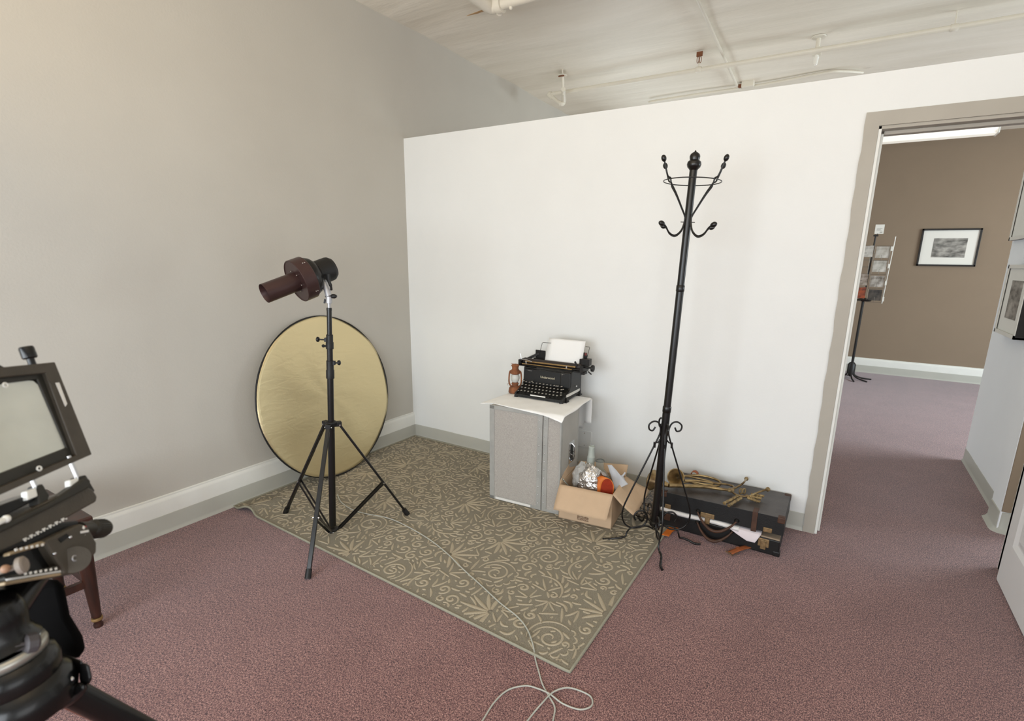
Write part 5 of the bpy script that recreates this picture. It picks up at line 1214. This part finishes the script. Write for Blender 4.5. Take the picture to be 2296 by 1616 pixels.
# swinging base with its scale
bs = plate([(-60, 1210), (-60, 1262), (0, 1241), (120, 1178), (217, 1124), (219, 1112), (208, 1096), (193, 1090), (128, 1110)], .004, .045, 'standard_base', M['cam_frame'], bev=.003)
plate([(-60, 1160), (0, 1132), (90, 1100), (92, 1112), (60, 1132), (0, 1162), (-60, 1190)], -.006, .05, 'bellows_carrier', M['cam_black'])
plate([(-60, 1196), (0, 1178), (120, 1122), (195, 1068), (205, 1078), (200, 1094), (120, 1136), (0, 1196), (-60, 1214)], .010, .02, 'base_rail', M['cam_dark'], bev=.003)
m = MB(); p, q = Q(-20, 1178, .02), Q(14, 1163, .02); m.tube([p, q], .0045, n=10); m.ball(q, .0058, n=12); m.build('lever', M['trim_white'], vc, smooth=60)
m = MB()
for i in range(7):
    u, v = 56 + 14.1 * i, 1208 - 7.4 * i
    for du, dv, w_, h_ in ((0, 0, .0050, .0030), (.2, 2.4, .0022, .0042), (8, -1, .0024, .0022)):
        m.obox(Q(u + du, v + dv, .0050), cw, cu_, cn, w_, h_, .0012)
m.build('scale_marks', M['white_sticker'], bs, smooth=0)
# rail block, rails and knobs
bd = plate([(98, 1212), (182, 1172), (200, 1182), (218, 1216), (218, 1238), (196, 1262), (172, 1286), (146, 1286), (128, 1262), (114, 1240)], .020, .05, 'rail_block', M['cam_frame'], bev=.004)
m = MB(); m.cyl(Q(168, 1254, .018), Q(168, 1254, .026), .021, n=28); m.build('block_boss', M['cam_frame'], vc); m = MB(); m.tube([Q(168, 1251, .0265) + (cw * math.cos(t) + cu_ * math.sin(t)) * .0042 for t in [2 * PI * i / 16 for i in range(16)]], .0011, n=6, closed=True); m.build('screw_ring', M['grey_alu'], bd, smooth=60)
for u, v in ((157, 1204), (122, 1241)): MB().ball(Q(u, v, .021), .0030, n=10).build('screw', M['chrome'], bd)
plate([(131, 1208), (150, 1196), (156, 1202), (138, 1216)], .0212, .002, 'slot', M['cam_black'], bd, bev=0)
a, b = Q(176, 1188, 0), Q(236, 1184, -.010); dd = (b - a).normalized(); L_ = (b - a).length
m = MB(); m.lathe([(.0135, 0), (.0135, L_ * .42), (.0155, L_ * .46), (.0165, L_ * .52), (.0165, L_ * .90), (.014, L_)], a, dd, n=26); kb_ = m.build('focus_knob', M['cam_dark'], vc)
m = MB()
for i in range(26):
    t = 2 * PI * i / 26; x_, y_, _ = frame(dd); e_ = x_ * math.cos(t) + y_ * math.sin(t); m.bar(a + dd * L_ * .54 + e_ * .0165, a + dd * L_ * .88 + e_ * .0165, .0014, .0014)
m.build('knurling', M['cam_dark'], kb_, smooth=0)
m = MB(); m.ball(Q(183, 1184, .016), .0050, n=10); m.bar(Q(180, 1193, .020), Q(197, 1190, .020), .0035, .0035); m.ball(Q(187, 1200, .016), .0042, n=10); m.build('white_index', M['white_sticker'], kb_)
m = MB(); m.ball(Q(190, 1182, .015), .0030, n=8); m.build('red_index', mat('red_index_paint', (170, 34, 24), .5), kb_)
M['scale'] = mat('aged_scale_plate', (150, 132, 104), .4, metal=.3, var=.2, vscale=30)
plate([(11, 1303), (138, 1283), (140, 1289), (10, 1312)], .030, .012, 'lower_scale', M['scale']); plate([(20, 1246), (100, 1222), (104, 1216), (96, 1212), (22, 1238)], .026, .012, 'upper_scale', M['scale'])
plate([(10, 1292), (128, 1268), (134, 1282), (11, 1302)], .026, .02, 'lower_rail', M['cam_dark'])
m = MB()
for i in range(7): m.obox(Q(57 + i * 11.4, 1286 - i * 1.9, .0285), cw, cu_, cn, .0034, .0034, .001)
for i in range(6): m.obox(Q(36 + i * 11.8, 1232 - i * 2.2, .0275), cw, cu_, cn, .0036, .0036, .001)
for i in range(40): m.obox(Q(14 + i * 3.1, 1299.5 - i * .49, .0305), cw, cu_, cn, .0006, .003, .001)
m.build('scale_marks', M['white_sticker'], vc, smooth=0)
plate([(-60, 1250), (60, 1206), (130, 1172), (176, 1166), (180, 1180), (120, 1230), (134, 1280), (0, 1308), (-60, 1320)], .004, .05, 'rail', M['cam_black'], bev=.003)
m = MB(); c_ = Q(50, 1266, .045); m.lathe([(.004, -.03), (.004, -.005), (.0125, -.004), (.0125, .002), (.010, .004)], c_, (cn * .9 + cw * .45), n=24); m.build('lock_knob', mat('grey_rubber', (132, 122, 112), .6), vc)
m = MB(); m.ball(Q(12, 1275, .035), .0060, n=12); m.build('small_knob', mat('tan_knob', (150, 116, 92), .5), vc)
# folded black cloth and bellows under the rail
m = MB(); dk = .90
pl = [(-60, 1320), (0, 1322), (60, 1308), (138, 1288), (148, 1330), (158, 1378), (186, 1424), (192, 1450), (186, 1484), (120, 1470), (0, 1440), (-60, 1440)]
fwd = RC @ Vector((0, 0, -1)); m.prism([D(u, v, .90) for u, v in pl], ray(80, 1390).normalized() * .09); m.build('focusing_cloth', M['cloth_black'], vc, smooth=40, bevel=.018)
# tripod
tpd = thing('tripod', 'heavy black tripod with silver collar under the view camera', 'tripod', (2.0, -2.98, 0))
cc_ = D(8, 1470, .80); upz = Vector((0, 0, 1)); tilt = (upz + (RC @ Vector((-.12, 0, 0)))).normalized()
m = MB(); m.lathe([(.0, .105), (.022, .104), (.036, .094), (.042, .078), (.043, .060), (.040, .040), (.044, .030), (.050, .020)], cc_, tilt, n=40, caps=False); m.build('head', M['cam_black'], tpd, smooth=60)
m = MB(); m.lathe([(.046, .012), (.052, .010), (.0535, .004), (.052, -.004), (.047, -.006)], cc_, tilt, n=44, caps=False); m.build('collar', mat('brushed_silver', (170, 168, 160), .3, metal=.7), tpd, smooth=60)
m = MB(); m.lathe([(.048, -.005), (.058, -.012), (.062, -.028), (.059, -.046), (.068, -.054), (.073, -.076), (.066, -.10), (.02, -.11)], cc_, tilt, n=44, caps=False); m.build('crown', M['cam_black'], tpd, smooth=50)
kd = MB(); a, b = D(30, 1452, .78), D(76, 1440, .80); kd.cyl(a, b, .007, n=12); kd.lathe([(.010, 0), (.0155, .003), (.0155, .014), (.010, .018)], b - (b - a).normalized() * .012, b - a, n=10); kd.build('clamp_knob', mat('dark_grey_knob', (70, 66, 68), .5), tpd)
def blk(poly, d0, th, name, m_, bev=.006): 
    m = MB(); m.prism([D(u, v, d0) for u, v in poly], ray(*poly[0]).normalized() * th); return m.build(name, m_, tpd, smooth=0, bevel=bev, seg=3)
blk([(88, 1448), (110, 1452), (188, 1482), (190, 1496), (186, 1512), (110, 1490), (94, 1480)], .86, .03, 'support_arm', M['cam_black'])
blk([(178, 1486), (200, 1486), (207, 1520), (203, 1534), (182, 1540), (178, 1520)], .85, .04, 'arm_joint', M['cam_black'])
blk([(60, 1500), (110, 1506), (150, 1532), (196, 1528), (194, 1556), (170, 1576), (140, 1592), (100, 1600), (60, 1640), (20, 1660), (0, 1600)], .84, .05, 'leg_casting', M['cam_black'], .010)
m = MB(); hub_ = D(150, 1552, .88); ft1 = Vector((1.62, -2.50, .0))
for (hp, fp) in ((D(168, 1556, .88), D(330, 1640, .985)),):
    d = (fp - hp).normalized(); t_ = -hp.z / d.z if d.z < 0 else .8; end = hp + d * t_
    m = MB(); m.cyl(hp, lerp(hp, end, .55), .0205, n=24); lg = m.build('leg', M['cam_black'], tpd); m = MB(); m.cyl(lerp(hp, end, .5), lerp(hp, end, .995), .016, n=20); m.build('lower_leg', M['cam_black'], lg)
    off = (RC @ Vector((-.035, -.012, 0))); m = MB(); m.cyl(hp + off, lerp(hp, end, .5) + off * .6, .0035, n=10); m.build('brace_rod', mat('copper_rod', (156, 100, 78), .35, metal=.6), lg)
ctr = Vector((cc_.x, cc_.y, cc_.z - .09))
for a in (215, 330):
    a = math.radians(a); end = Vector((cc_.x + math.cos(a) * .42, cc_.y + math.sin(a) * .42, .004)); m = MB(); m.cyl(ctr, lerp(ctr, end, .55), .0205, n=20); lg = m.build('leg', M['cam_black'], tpd); m = MB(); m.cyl(lerp(ctr, end, .5), end, .016, n=18); m.build('lower_leg', M['cam_black'], lg)
for u, v, r in ((95, 1553, .0075), (64, 1609, .0085), (158, 1523, .0045)):
    m = MB(); m.ball(D(u, v, .835), r, 1.2, 1, .8, n=14, d=(CAM - D(u, v, .835))); m.build('silver_bolt', M['chrome'], tpd)
m = MB(); m.cyl(Vector((cc_.x, cc_.y, cc_.z + .06)), D(60, 1290, .86), .030, n=24); m.build('centre_post', M['cam_black'], tpd)
